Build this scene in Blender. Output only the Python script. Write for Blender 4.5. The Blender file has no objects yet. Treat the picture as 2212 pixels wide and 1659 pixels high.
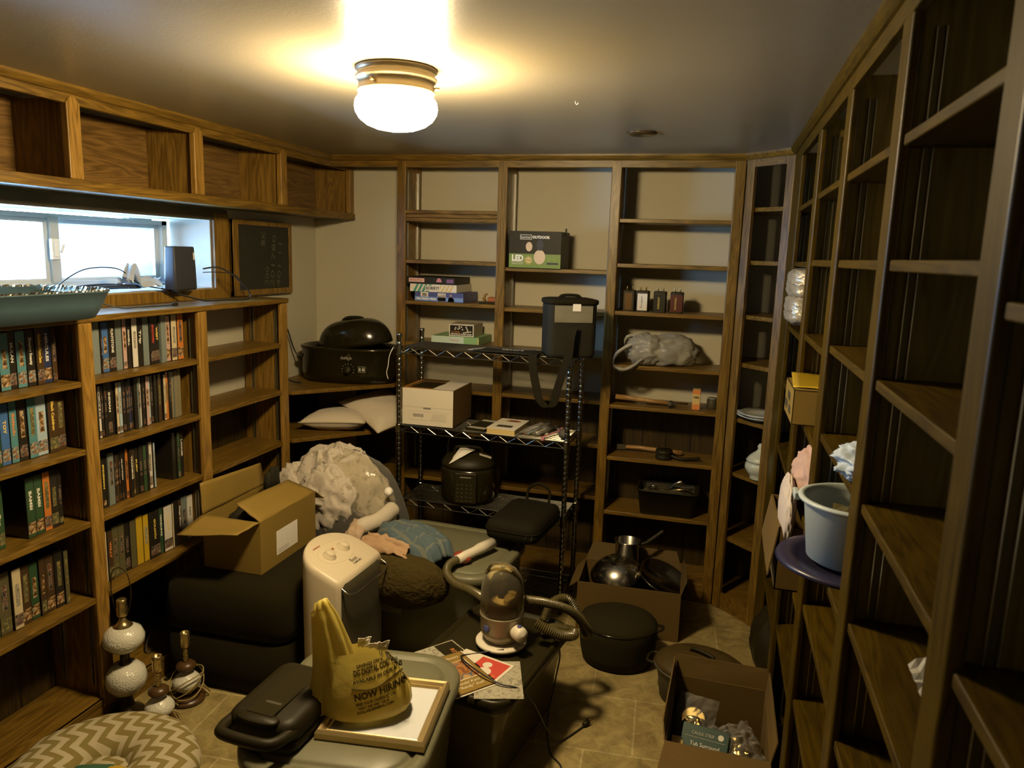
import bpy, math, random
from mathutils import Vector, Matrix, noise
# ---------------------------------------------------------------- camera, light, exposure
sc = bpy.context.scene
COL = sc.collection
def _cam():
    cd = bpy.data.cameras.new('camera'); o = bpy.data.objects.new('camera', cd); COL.objects.link(o)
    cd.sensor_width = 36.0; cd.lens = 36.0*1621.4/2212.0; cd.clip_start = 0.02
    yaw, pit, rol = 0.2624, 0.17228, -0.03183
    f = Vector((-math.sin(yaw)*math.cos(pit), math.cos(yaw)*math.cos(pit), -math.sin(pit)))
    r = Vector((math.cos(yaw), math.sin(yaw), 0)); d = f.cross(r)
    r2 = math.cos(rol)*r + math.sin(rol)*d; d2 = -math.sin(rol)*r + math.cos(rol)*d
    m = Matrix((( r2.x, -d2.x, -f.x, 0.0), (r2.y, -d2.y, -f.y, 0.0), (r2.z, -d2.z, -f.z, 1.65), (0, 0, 0, 1)))
    o.matrix_world = m
    cd.dof.use_dof = True; cd.dof.focus_distance = 3.0; cd.dof.aperture_fstop = 6.5
    sc.camera = o
_cam()
vs = sc.view_settings
vs.view_transform = 'Standard'; vs.look = 'None'; vs.gamma = 1.0; vs.exposure = 0.0; vs.use_curve_mapping = False
sc.cycles.max_bounces = 8; sc.cycles.diffuse_bounces = 5; sc.cycles.glossy_bounces = 4; sc.cycles.transmission_bounces = 8
sc.cycles.transparent_max_bounces = 12; sc.cycles.sample_clamp_indirect = 6.0
sc.cycles.caustics_reflective = False; sc.cycles.caustics_refractive = False
LAMP = 310.0          # emission of the ceiling globe
LAMP_COL = (1.0, 0.76, 0.42)
SKY = 112.0
def _world():
    w = bpy.data.worlds.new('overcast_daylight'); sc.world = w; w.use_nodes = True
    nt = w.node_tree; nt.nodes.clear()
    out = nt.nodes.new('ShaderNodeOutputWorld'); bg = nt.nodes.new('ShaderNodeBackground')
    tc = nt.nodes.new('ShaderNodeTexCoord'); n1 = nt.nodes.new('ShaderNodeTexNoise'); n2 = nt.nodes.new('ShaderNodeTexNoise')
    n1.inputs['Scale'].default_value = 9; n1.inputs['Detail'].default_value = 6
    n2.inputs['Scale'].default_value = 60; n2.inputs['Detail'].default_value = 3
    mx = nt.nodes.new('ShaderNodeMath'); mx.operation = 'MULTIPLY'
    r = nt.nodes.new('ShaderNodeValToRGB')
    r.color_ramp.elements[0].position = 0.255; r.color_ramp.elements[0].color = (0.30, 0.58, 1.0, 1)
    r.color_ramp.elements[1].position = 0.315; r.color_ramp.elements[1].color = (0.0058, 0.0088, 0.0093, 1)
    nt.links.new(tc.outputs['Generated'], n1.inputs['Vector']); nt.links.new(tc.outputs['Generated'], n2.inputs['Vector'])
    nt.links.new(n1.outputs['Fac'], mx.inputs[0]); nt.links.new(n2.outputs['Fac'], mx.inputs[1])
    nt.links.new(mx.outputs[0], r.inputs['Fac']); nt.links.new(r.outputs['Color'], bg.inputs['Color'])
    bg.inputs['Strength'].default_value = SKY
    nt.links.new(bg.outputs[0], out.inputs[0])
    a = bpy.data.lights.new('window_daylight_portal', 'AREA'); a.shape = 'RECTANGLE'; a.size = 1.2; a.size_y = 0.34
    a.cycles.is_portal = True
    o = bpy.data.objects.new('window_daylight_portal', a); COL.objects.link(o)
    o.location = (-2.47, 2.3, 1.61); o.rotation_euler = (math.radians(90), 0, math.radians(-90))
_world()
# ---------------------------------------------------------------- helpers
R = random.Random(7)
rad = math.radians
class G:
    def __init__(s): s.v = []; s.f = []
    def add(s, vs_, fs):
        b = len(s.v); s.v += [tuple(p) for p in vs_]; s.f += [tuple(i+b for i in f) for f in fs]; return s
    def box(s, x0, x1, y0, y1, z0, z1):
        return s.add([(x0,y0,z0),(x1,y0,z0),(x1,y1,z0),(x0,y1,z0),(x0,y0,z1),(x1,y0,z1),(x1,y1,z1),(x0,y1,z1)],
                     [(0,3,2,1),(4,5,6,7),(0,1,5,4),(1,2,6,5),(2,3,7,6),(3,0,4,7)])
    def obox(s, c, size, rz=0, rx=0, ry=0):
        m = Matrix.Translation(c) @ Matrix.Rotation(rz,4,'Z') @ Matrix.Rotation(ry,4,'Y') @ Matrix.Rotation(rx,4,'X')
        a, b, d = [q/2 for q in size]
        t = G().box(-a,a,-b,b,-d,d); return s.add([m @ Vector(p) for p in t.v], t.f)
    def prism(s, poly, z0, z1, m=None):
        n = len(poly); vs_ = [(x,y,z0) for x,y in poly]+[(x,y,z1) for x,y in poly]
        if m: vs_ = [m @ Vector(p) for p in vs_]
        return s.add(vs_, [tuple(range(n-1,-1,-1)), tuple(range(n,2*n))]+[(i,(i+1)%n,n+(i+1)%n,n+i) for i in range(n)])
    def loft(s, rings, cap=True, closed=False):
        n = len(rings[0]); vs_ = [p for r in rings for p in r]; fs = []
        for k in range(len(rings)-1 if not closed else len(rings)):
            k2 = (k+1) % len(rings)
            for i in range(n): fs.append((k*n+i, k*n+(i+1)%n, k2*n+(i+1)%n, k2*n+i))
        if cap and not closed:
            fs.append(tuple(range(n-1,-1,-1))); fs.append(tuple((len(rings)-1)*n+i for i in range(n)))
        return s.add(vs_, fs)
    def lathe(s, prof, c=(0,0,0), n=32, m=None, sx=1, sy=1, cap=True):
        rings = []
        for r, z in prof:
            ring = [Vector((c[0]+sx*r*math.cos(2*math.pi*i/n), c[1]+sy*r*math.sin(2*math.pi*i/n), c[2]+z)) for i in range(n)]
            if m: ring = [m @ p for p in ring]
            rings.append(ring)
        return s.loft(rings, cap)
    def cyl(s, p0, p1, r0, r1=None, n=12):
        return s.tube([p0, p1], [r0, r0 if r1 is None else r1], n)
    def tube(s, pts, r, n=8, closed=False):
        pts = [Vector(p) for p in pts]; L = len(pts); rs = r if isinstance(r, (list, tuple)) else [r]*L
        rings = []; up = None
        for i, p in enumerate(pts):
            if closed: t = pts[(i+1) % L]-pts[i-1]
            else: t = pts[min(i+1, L-1)]-pts[max(i-1, 0)]
            if t.length < 1e-9: t = Vector((0,0,1))
            t.normalize()
            if up is None: up = t.orthogonal().normalized()
            up = (up - t*up.dot(t))
            if up.length < 1e-6: up = t.orthogonal()
            up.normalize(); b = t.cross(up)
            rings.append([p + rs[i]*(math.cos(2*math.pi*k/n)*up + math.sin(2*math.pi*k/n)*b) for k in range(n)])
        return s.loft(rings, True, closed)
    def grid(s, fn, nu, nv, wrap=False):
        vs_ = [fn(i/nu, j/nv) for j in range(nv+1) for i in range(nu if wrap else nu+1)]
        w = nu if wrap else nu+1; fs = []
        for j in range(nv):
            for i in range(nu): fs.append((j*w+i, j*w+(i+1) % w, (j+1)*w+(i+1) % w, (j+1)*w+i))
        return s.add(vs_, fs)
    def sphere(s, c, r, n=24, k=14, sx=1, sy=1, sz=1, fn=None):
        vs_ = []
        for j in range(k+1):
            th = math.pi*j/k
            for i in range(n):
                ph = 2*math.pi*i/n
                d = Vector((math.sin(th)*math.cos(ph), math.sin(th)*math.sin(ph), math.cos(th)))
                q = r*(fn(d) if fn else 1)
                vs_.append((c[0]+d.x*q*sx, c[1]+d.y*q*sy, c[2]+d.z*q*sz))
        fs = [(j*n+i, (j+1)*n+i, (j+1)*n+(i+1) % n, j*n+(i+1) % n) for j in range(k) for i in range(n)]
        return s.add(vs_, fs)
    def xf(s, m): s.v = [tuple(m @ Vector(p)) for p in s.v]; return s
    def build(s, name, mat, parent=None, smooth=False, bevel=0, seg=2, world=False, solid=0, sub=0, disp=None):
        me = bpy.data.meshes.new(name)
        vv = s.v
        if world and parent is not None:
            q = parent
            off = Vector((0,0,0))
            while q is not None: off += q.location; q = q.parent
            vv = [(p[0]-off.x, p[1]-off.y, p[2]-off.z) for p in s.v]
        me.from_pydata(vv, [], s.f); me.validate(); me.update()
        if smooth: me.shade_smooth()
        o = bpy.data.objects.new(name, me); COL.objects.link(o)
        if mat: me.materials.append(M(mat) if isinstance(mat, str) else mat)
        if parent is not None: o.parent = parent
        if solid: md = o.modifiers.new('thick', 'SOLIDIFY'); md.thickness = solid; md.offset = 0
        if bevel:
            md = o.modifiers.new('round', 'BEVEL'); md.width = bevel; md.segments = seg; md.limit_method = 'ANGLE'; md.angle_limit = rad(40)
            if not smooth: me.shade_smooth()
            md.harden_normals = True
        if sub: md = o.modifiers.new('sub', 'SUBSURF'); md.levels = sub; md.render_levels = sub
        return o
def tag(o, label=None, cat=None, group=None, kind=None):
    if label: o['label'] = label
    if cat: o['category'] = cat
    if group: o['group'] = group
    if kind: o['kind'] = kind
    return o
def thing(name, label, cat, loc=(0,0,0), rz=0, group=None, rot=None):
    o = bpy.data.objects.new(name, None); COL.objects.link(o); o.location = loc
    o.rotation_euler = rot if rot else (0,0,rz); o.empty_display_size = .02
    return tag(o, label, cat, group)
_TX = {}
def text_mesh(t, size, extr=0.0002, bold=0.0, align='CENTER', shear=0.0, space=1.0):
    k = (t, size, extr, bold, align, shear, space)
    if k in _TX: return _TX[k]
    cu = bpy.data.curves.new('lettering', 'FONT'); cu.body = t; cu.size = size; cu.extrude = extr; cu.offset = bold
    cu.align_x = align; cu.align_y = 'CENTER'; cu.shear = shear; cu.space_character = space; cu.resolution_u = 2
    o = bpy.data.objects.new('tmp', cu); COL.objects.link(o)
    bpy.context.view_layer.update()
    dg = bpy.context.evaluated_depsgraph_get()
    me = bpy.data.meshes.new_from_object(o.evaluated_get(dg)); me.name = 'lettering'
    bpy.data.objects.remove(o); bpy.data.curves.remove(cu); _TX[k] = me
    return me
def text(parent, t, size, loc, right, up, mat, name='lettering', width=None, **kw):
    me = text_mesh(t, size, **kw)
    if not me.materials: me.materials.append(M(mat))
    elif me.materials[0] != M(mat): me = me.copy(); me.materials.clear(); me.materials.append(M(mat))
    o = bpy.data.objects.new(name, me); COL.objects.link(o)
    r = Vector(right).normalized(); u = Vector(up).normalized(); n = r.cross(u)
    m = Matrix(((r.x,u.x,n.x,loc[0]),(r.y,u.y,n.y,loc[1]),(r.z,u.z,n.z,loc[2]),(0,0,0,1)))
    if width:
        xs = [v.co.x for v in me.vertices]
        w = (max(xs)-min(xs)) or 1
        m = m @ Matrix.Diagonal((width/w, 1, 1, 1))
    o.matrix_basis = m; o.parent = parent
    return o
# ---------------------------------------------------------------- materials
_M = {}; _DEF = {}
def M(n):
    if n not in _M: _M[n] = _DEF[n](n)
    return _M[n]
def base(n):
    m = bpy.data.materials.new(n); m.use_nodes = True; return m, m.node_tree, m.node_tree.nodes['Principled BSDF']
def P(name, col, rough=.5, metal=0, bump=0, bscale=80, spec=.5, bdist=.002, vary=0, vscale=6, trans=0, ior=1.45, alpha=1, coat=0, sss=0, emit=None, estr=0, sheen=0):
    def mk(n):
        m, nt, b = base(n)
        b.inputs['Base Color'].default_value = (*col, 1); b.inputs['Roughness'].default_value = rough
        b.inputs['Metallic'].default_value = metal; b.inputs['Specular IOR Level'].default_value = spec
        b.inputs['Transmission Weight'].default_value = trans; b.inputs['IOR'].default_value = ior; b.inputs['Alpha'].default_value = alpha
        b.inputs['Coat Weight'].default_value = coat; b.inputs['Sheen Weight'].default_value = sheen
        if sss: b.inputs['Subsurface Weight'].default_value = sss; b.inputs['Subsurface Radius'].default_value = (.01,.008,.005)
        if emit: b.inputs['Emission Color'].default_value = (*emit, 1); b.inputs['Emission Strength'].default_value = estr
        if bump or vary:
            tc = nt.nodes.new('ShaderNodeTexCoord')
        if bump:
            tx = nt.nodes.new('ShaderNodeTexNoise'); tx.inputs['Scale'].default_value = bscale; tx.inputs['Detail'].default_value = 4
            bp = nt.nodes.new('ShaderNodeBump'); bp.inputs['Strength'].default_value = bump; bp.inputs['Distance'].default_value = bdist
            nt.links.new(tc.outputs['Object'], tx.inputs['Vector']); nt.links.new(tx.outputs['Fac'], bp.inputs['Height'])
            nt.links.new(bp.outputs[0], b.inputs['Normal'])
        if vary:
            tx = nt.nodes.new('ShaderNodeTexNoise'); tx.inputs['Scale'].default_value = vscale; tx.inputs['Detail'].default_value = 5
            mx = nt.nodes.new('ShaderNodeMix'); mx.data_type = 'RGBA'
            mx.inputs['A'].default_value = (*[c*(1-vary) for c in col], 1); mx.inputs['B'].default_value = (*[min(1, c*(1+vary)) for c in col], 1)
            nt.links.new(tc.outputs['Object'], tx.inputs['Vector']); nt.links.new(tx.outputs['Fac'], mx.inputs['Factor'])
            nt.links.new(mx.outputs['Result'], b.inputs['Base Color'])
        return m
    _DEF[name] = mk
def wood(name, c1, c2, axis, sc_=1.0, rough=.38, swirl=.0, planks=0, spec=.4):
    def mk(n):
        m, nt, b = base(n); L = nt.links.new; N = nt.nodes.new
        tc = N('ShaderNodeTexCoord'); mp = N('ShaderNodeMapping')
        s = {'x': (1.2, 14, 14), 'y': (14, 1.2, 14), 'z': (14, 14, 1.2)}[axis]
        mp.inputs['Scale'].default_value = [q*sc_ for q in s]
        L(tc.outputs['Object'], mp.inputs['Vector'])
        w = N('ShaderNodeTexNoise'); w.inputs['Scale'].default_value = 1.2; w.inputs['Detail'].default_value = 2; w.inputs['Distortion'].default_value = 1.2+swirl
        L(mp.outputs[0], w.inputs['Vector'])
        mu = N('ShaderNodeMath'); mu.operation = 'MULTIPLY'; mu.inputs[1].default_value = 16
        fr = N('ShaderNodeMath'); fr.operation = 'PINGPONG'; fr.inputs[1].default_value = 1.0
        L(w.outputs['Fac'], mu.inputs[0]); L(mu.outputs[0], fr.inputs[0])
        f2 = N('ShaderNodeTexNoise'); f2.inputs['Scale'].default_value = 7; f2.inputs['Detail'].default_value = 6; f2.inputs['Roughness'].default_value = .7
        L(mp.outputs[0], f2.inputs['Vector'])
        ad = N('ShaderNodeMath'); ad.operation = 'MULTIPLY_ADD'; ad.inputs[1].default_value = .38
        L(fr.outputs[0], ad.inputs[0]); L(f2.outputs['Fac'], ad.inputs[2])
        rp = N('ShaderNodeValToRGB'); rp.color_ramp.elements[0].position = .38; rp.color_ramp.elements[0].color = (*c1, 1)
        rp.color_ramp.elements[1].position = .92; rp.color_ramp.elements[1].color = (*c2, 1)
        L(ad.outputs[0], rp.inputs['Fac'])
        last = rp.outputs['Color']
        if planks:
            sx = N('ShaderNodeSeparateXYZ'); L(tc.outputs['Object'], sx.inputs[0])
            a2 = N('ShaderNodeMath'); a2.operation = 'ADD'; L(sx.outputs['X'], a2.inputs[0]); L(sx.outputs['Y'], a2.inputs[1])
            mo = N('ShaderNodeMath'); mo.operation = 'PINGPONG'; mo.inputs[1].default_value = planks/2; L(a2.outputs[0], mo.inputs[0])
            lt = N('ShaderNodeMath'); lt.operation = 'LESS_THAN'; lt.inputs[1].default_value = .003; L(mo.outputs[0], lt.inputs[0])
            mx = N('ShaderNodeMix'); mx.data_type = 'RGBA'; mx.inputs['B'].default_value = (*[q*.25 for q in c1], 1)
            L(lt.outputs[0], mx.inputs['Factor']); L(last, mx.inputs['A']); last = mx.outputs['Result']
        L(last, b.inputs['Base Color']); b.inputs['Roughness'].default_value = rough; b.inputs['Specular IOR Level'].default_value = spec
        bp = N('ShaderNodeBump'); bp.inputs['Strength'].default_value = .12; bp.inputs['Distance'].default_value = .001
        L(ad.outputs[0], bp.inputs['Height']); L(bp.outputs[0], b.inputs['Normal'])
        return m
    _DEF[name] = mk
C1, C2 = (.068, .036, .0035), (.20, .112, .016)
for ax in 'xyz': wood('wood_'+ax, C1, C2, ax)
wood('wood_hy', (.075,.038,.006), (.21,.115,.028), 'y', .35, .4, 2.5)
wood('wood_hz', (.085,.045,.005), (.26,.145,.024), 'z', .7, .36, .5)
wood('panel', (.018,.011,.001), (.048,.028,.003), 'z', .8, .5, 0, .12)
wood('wood_st', (.13,.068,.009), (.33,.185,.036), 'z', 1, .36)
wood('handle', (.20,.10,.025), (.42,.24,.08), 'x', 2)
P('paint_wall', (.50,.46,.335), .7, bump=.15, bscale=140, vary=.04)
P('white', (.78,.74,.66), .5); P('offwhite', (.62,.58,.48), .55); P('black', (.016,.012,.002), .5, spec=.3); P('black_gloss', (.014,.011,.003), .14)
P('black_matte', (.018,.014,.003), .9, spec=.2, bump=.2, bscale=300); P('charcoal', (.05,.042,.02), .6)
P('alu', (.55,.55,.52), .32, 1); P('chrome', (.62,.60,.55), .14, 1); P('steel', (.55,.52,.45), .2, 1, bump=.05, bscale=30)
P('brass', (.62,.48,.22), .25, 1); P('grey', (.20,.20,.17), .5); P('lightgrey', (.42,.42,.38), .5)
def film(name, tint=(.9,.88,.8), mix=.25, rough=.12, bump=.4, bs=30):
    def mk(n):
        m, nt, b = base(n); L = nt.links.new; N = nt.nodes.new
        tr = N('ShaderNodeBsdfTransparent'); tr.inputs[0].default_value = (*tint, 1)
        mxs = N('ShaderNodeMixShader'); fr = N('ShaderNodeFresnel'); fr.inputs[0].default_value = 1.45
        ad = N('ShaderNodeMath'); ad.operation = 'MULTIPLY_ADD'; ad.inputs[1].default_value = 1.3; ad.inputs[2].default_value = mix
        ad.use_clamp = True
        b.inputs['Base Color'].default_value = (*[q*.6 for q in tint], 1); b.inputs['Roughness'].default_value = rough
        if bump:
            tc = N('ShaderNodeTexCoord'); t = N('ShaderNodeTexNoise'); t.inputs['Scale'].default_value = bs; t.inputs['Distortion'].default_value = 1
            bp = N('ShaderNodeBump'); bp.inputs['Strength'].default_value = bump; bp.inputs['Distance'].default_value = .004
            L(tc.outputs['Object'], t.inputs[0]); L(t.outputs['Fac'], bp.inputs['Height']); L(bp.outputs[0], b.inputs['Normal']); L(bp.outputs[0], fr.inputs['Normal'])
        L(fr.outputs[0], ad.inputs[0]); L(ad.outputs[0], mxs.inputs[0]); L(tr.outputs[0], mxs.inputs[1]); L(b.outputs[0], mxs.inputs[2])
        L(mxs.outputs[0], nt.nodes['Material Output'].inputs[0]); return m
    _DEF[name] = mk
film('film_thin', mix=.10); film('film_milky', (.85,.82,.72), .38, .3, .3); film('tint_plastic', (.80,.74,.56), .04, .06, 0); film('film_clear', (.86,.84,.74), .42, .28, .7, 38); film('glass_pane', (.98,.99,1.0), .02, .02, 0)

wood('wood_ry', (.024,.0135,.0005), (.064,.037,.001), 'y', 1, .5, spec=.12)  # right bookcase boards and stiles: same wood darkened, dim light put into the colour
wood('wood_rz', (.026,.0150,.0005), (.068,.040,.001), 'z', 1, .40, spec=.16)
wood('wood_rh', (.085,.058,.007), (.16,.112,.018), 'z', .7, .5, spec=.2)  # dividers: lighter copy of the wood, fill light put into the colour
def _ceil(n):
    m, nt, b = base(n); L = nt.links.new; N = nt.nodes.new
    b.inputs['Base Color'].default_value = (.30, .265, .185, 1); b.inputs['Roughness'].default_value = .32
    b.inputs['Specular IOR Level'].default_value = .24
    tc = N('ShaderNodeTexCoord'); t = N('ShaderNodeTexNoise'); t.inputs['Scale'].default_value = 120; t.inputs['Detail'].default_value = 3
    t2 = N('ShaderNodeTexNoise'); t2.inputs['Scale'].default_value = 3.5
    a = N('ShaderNodeMath'); a.operation = 'MULTIPLY_ADD'; a.inputs[1].default_value = 5
    bp = N('ShaderNodeBump'); bp.inputs['Strength'].default_value = .35; bp.inputs['Distance'].default_value = .0014
    L(tc.outputs['Object'], t.inputs[0]); L(tc.outputs['Object'], t2.inputs[0]); L(t2.outputs['Fac'], a.inputs[0]); L(t.outputs['Fac'], a.inputs[2])
    L(a.outputs[0], bp.inputs['Height']); L(bp.outputs[0], b.inputs['Normal'])
    return m
_DEF['ceiling_gloss'] = _ceil
def _floor(n):
    m, nt, b = base(n); L = nt.links.new; N = nt.nodes.new
    tc = N('ShaderNodeTexCoord'); mp = N('ShaderNodeMapping'); mp.inputs['Rotation'].default_value = (0,0,rad(-4)); L(tc.outputs['Object'], mp.inputs[0])
    br = N('ShaderNodeTexBrick'); br.inputs['Scale'].default_value = 1; br.inputs['Brick Width'].default_value = .33; br.inputs['Row Height'].default_value = .33
    br.offset = .5; br.inputs['Mortar Size'].default_value = .004; br.inputs['Mortar Smooth'].default_value = .4
    br.inputs['Color1'].default_value = (.34,.265,.115,1); br.inputs['Color2'].default_value = (.30,.235,.095,1); br.inputs['Mortar'].default_value = (.44,.36,.19,1)
    L(mp.outputs[0], br.inputs['Vector'])
    t = N('ShaderNodeTexNoise'); t.inputs['Scale'].default_value = 13; t.inputs['Detail'].default_value = 10; t.inputs['Roughness'].default_value = .75; t.inputs['Distortion'].default_value = .7
    L(tc.outputs['Object'], t.inputs[0]); rp = N('ShaderNodeValToRGB')
    rp.color_ramp.elements[0].position = .35; rp.color_ramp.elements[0].color = (.45,.42,.36,1); rp.color_ramp.elements[1].position = .62; rp.color_ramp.elements[1].color = (1.15,1.15,1.1,1)
    L(t.outputs['Fac'], rp.inputs[0]); mx = N('ShaderNodeMix'); mx.data_type = 'RGBA'; mx.blend_type = 'MULTIPLY'; mx.inputs['Factor'].default_value = .85
    L(br.outputs['Color'], mx.inputs['A']); L(rp.outputs['Color'], mx.inputs['B']); L(mx.outputs['Result'], b.inputs['Base Color'])
    b.inputs['Roughness'].default_value = .42
    bp = N('ShaderNodeBump'); bp.inputs['Strength'].default_value = .3; bp.inputs['Distance'].default_value = .001; L(t.outputs['Fac'], bp.inputs['Height']); L(bp.outputs[0], b.inputs['Normal'])
    return m
_DEF['floor_tile'] = _floor
XL, XW, XR, XRW, YB, YW, YF, ZC = -1.944, -2.18, .265, .505, 3.555, 3.81, -1.1, 2.11
def S(name, g, mat, label=None, **k):
    o = g.build(name, mat, **k); tag(o, label, None, None, 'structure'); return o
S('floor', G().box(XW-.3, XRW+.1, YF-.1, YW+.1, -.06, 0), 'floor_tile', 'tan stone-pattern vinyl tile floor')
S('ceiling', G().box(XW-.3, XRW+.1, YF-.1, YW+.1, ZC, ZC+.06), 'ceiling_gloss', 'glossy tan painted ceiling with a fine stipple')
NY0, NY1, NZ0, NZ1, XN = 1.70, 2.912, 1.452, 1.752, -2.39
g = G().box(XN-.1, XW, YF-.1, NY0, 0, ZC).box(XN-.1, XW, NY1, YW+.1, 0, ZC).box(XN-.1, XW, NY0, NY1, 0, NZ0).box(XN-.1, XW, NY0, NY1, NZ1, ZC)
S('wall_left', g, 'paint_wall', 'cream painted wall holding the small basement window')
S('wall_back', G().box(XW, XRW+.1, YW, YW+.1, 0, ZC), 'paint_wall', 'cream painted wall behind the shelves')
S('wall_right', G().box(XRW, XRW+.1, YF-.1, YW, 0, ZC), 'paint_wall', 'wall behind the right hand bookcase')
S('wall_front', G().box(XW, XRW, YF-.1, YF, 0, ZC), 'paint_wall', 'wall behind the viewer')
# dark tongue-and-groove panelling on the lower walls
S('trim_1', G().box(-1.93, XRW-.012, YW-.012, YW, 0, .93), 'panel', 'dark wood plank wainscot on the back wall')
S('trim_2', G().box(XW, XW+.012, YF, YW-.012, 0, .955), 'panel', 'dark wood plank wainscot on the left wall')
S('trim_3', G().box(XRW-.012, XRW, YF, YW-.012, 0, .93), 'panel', 'dark wood plank wainscot on the right wall')
# crown strips under the ceiling
def crown(name, pts, label, mat='wood_y'):
    g = G()
    for a, b in zip(pts, pts[1:]):
        a = Vector((*a, 0)); b = Vector((*b, 0)); d = (b-a).normalized(); n = Vector((d.y, -d.x, 0))
        prof = [(0, ZC), (.022, ZC), (.022, ZC-.008), (.016, ZC-.016), (.008, ZC-.024), (0, ZC-.026)]
        g.loft([[(p+n*u).to_tuple()[:2]+(z,) for u, z in prof] for p in (a-d*.012, b+d*.012)])
    return S(name, g, mat, label)
crown('trim_4', [(XL, YF), (XL, YB)], 'stained wood crown strip above the window wall cubbies')
crown('trim_9', [(XL, YB), (.081, YB), (XR, YB-.184)], 'stained wood crown strip above the back bookcase', 'wood_x')
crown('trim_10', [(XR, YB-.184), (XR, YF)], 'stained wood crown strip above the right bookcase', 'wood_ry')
S('trim_5', G().box(XL, -1.577, YB, YB+.02, 2.055, 2.086), 'wood_x', 'wood header strip across the left back corner')
# window opening: plaster reveal, frame, sliding panes
S('trim_6', G().box(XW-.002, XW+.014, NY1, NY1+.105, 1.41, NZ1+.03).box(XW, XW+.012, .78, NY1+.1, 1.41, NZ0), 'wood_hz', 'wood boards around the window recess')
P('header_board', (.10,.085,.065), .22, vary=.35, vscale=7)
S('trim_8', G().box(XW, XW+.012, .78, NY1+.1, NZ1, NZ1+.048), 'header_board', 'dark scuffed board above the window recess')
P('reveal', (.34,.29,.23), .6, bump=.2, bscale=30, vary=.12, vscale=14)
S('trim_7', G().box(XN, XW-.002, NY1-.008, NY1, NZ0, NZ1).box(XN, XW, NY0, NY1, NZ0, NZ0+.006), 'reveal', 'scuffed pale board lining the window recess')
P('win_frame', (.50,.52,.50), .4, .0, vary=.1)

wf = G()
WY0, WY1, WZ0, WZ1 = 1.72, 2.885, 1.474, 1.742
wf.box(XN-.045, XN, WY0, WY1, WZ0, WZ0+.018).box(XN-.045, XN, WY0, WY1, WZ1-.018, WZ1)
wf.box(XN-.045, XN, WY0, WY0+.03, WZ0, WZ1).box(XN-.045, XN, WY1-.03, WY1, WZ0, WZ1)
w = S('window_1', wf, 'win_frame', 'small sliding basement window with white frame')
sash = G()
for y0, y1, x in ((WY0+.02, 2.275, -.018), (2.30, WY1-.024, -.036)):
    sash.box(XN+x-.010, XN+x+.012, y0, y1, WZ0+.010, WZ0+.030).box(XN+x-.010, XN+x+.012, y0, y1, WZ1-.034, WZ1-.016)
    sash.box(XN+x-.010, XN+x+.012, y0, y0+.03, WZ0+.030, WZ1-.034).box(XN+x-.010, XN+x+.012, y1-.03, y1, WZ0+.030, WZ1-.034)
s_ = sash.build('sash', 'win_frame', w)
for y0, y1, x in ((WY0+.045, 2.248, -.018), (2.325, WY1-.05, -.036)):
    G().box(XN+x-.002, XN+x+.001, y0, y1, WZ0+.026, WZ1-.03).build('pane', 'glass_pane', w)
g = G().box(XN-.002, XN+.010, 2.262, 2.30, WZ0+.012, WZ1-.012)
mt = g.build('meeting_rail', 'lightgrey', w, bevel=.002)
G().box(XN+.010, XN+.024, 2.252, 2.285, 1.575, 1.65).box(XN+.024, XN+.030, 2.258, 2.279, 1.585, 1.64).cyl((XN+.03,2.285,1.60),(XN+.03,2.30,1.63),.004).build('latch', 'white', w, bevel=.002)
# neighbour's louvred vent and siding outside, seen through the glass
P('siding', (.030,.036,.038), .8, spec=.1)
v = thing('louver_vent', 'pale grey louvred vent outside the right half of the window', 'vent', (-2.62, 3.02, 1.34))
G().box(-.01, .01, -.13, .20, .0, .60).box(.01,.129,.16,.19,0,.60).build('backing', 'siding', v)
g = G()
for k in range(21): g.obox((.018, .03, .05+k*.024), (.004, .17, .02), ry=rad(35))
g.build('slats', 'siding', v, )
G().box(.01,.026,-.13,-.07,0,.6).box(.01,.026,.12,.20,0,.6).build('frame', 'siding', v, bevel=.003)
# ceiling lamp
P('globe', (1,.95,.85), .3, emit=LAMP_COL, estr=LAMP)
P('fix', (.45,.36,.22), .35, .55)
cx, cy = -.845, 1.895
lt = thing('ceiling_light', 'round ceiling light with glowing white mushroom glass globe', 'ceiling light', (cx, cy, ZC))
G().lathe([(.0,0),(.104,0),(.106,-.006),(.100,-.010),(.100,-.020),(.106,-.024),(.104,-.030),(.097,-.034),(.097,-.052),(.101,-.056),(.098,-.062),(.080,-.064),(0,-.064)], n=48).build('canopy', 'fix', lt, smooth=True)
g = G().lathe([(.088,-.062),(.094,-.066),(.1045,-.080),(.1075,-.096),(.105,-.110),(.095,-.126),(.078,-.139),(.055,-.148),(.028,-.153),(.004,-.154)], n=48)
g.build('glass_globe', 'globe', lt, smooth=True)
for a in (20, 140, 260): G().cyl((.097*math.cos(rad(a)), .097*math.sin(rad(a)), -.045), (.112*math.cos(rad(a)), .112*math.sin(rad(a)), -.045), .004).build('thumb_screw', 'brass', lt)
t = thing('ceiling_plate', 'small round brown blank plate on the ceiling', 'cover plate', (-.32, 2.95, ZC))
P('plate_brown', (.05,.035,.015), .25)
G().lathe([(0,-.010),(.045,-.010),(.056,-.006),(.058,0),(0,0)], n=40).build('disc', 'plate_brown', t, smooth=True)
t = thing('ceiling_hook', 'tiny pale screw hook in the ceiling', 'hook', (-.46, 2.35, ZC))
G().tube([(0,0,0),(0,0,-.006),(.004,0,-.010),(.008,0,-.008),(.008,0,-.004)], .0012, 6).build('hook_wire', 'white', t)
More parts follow.
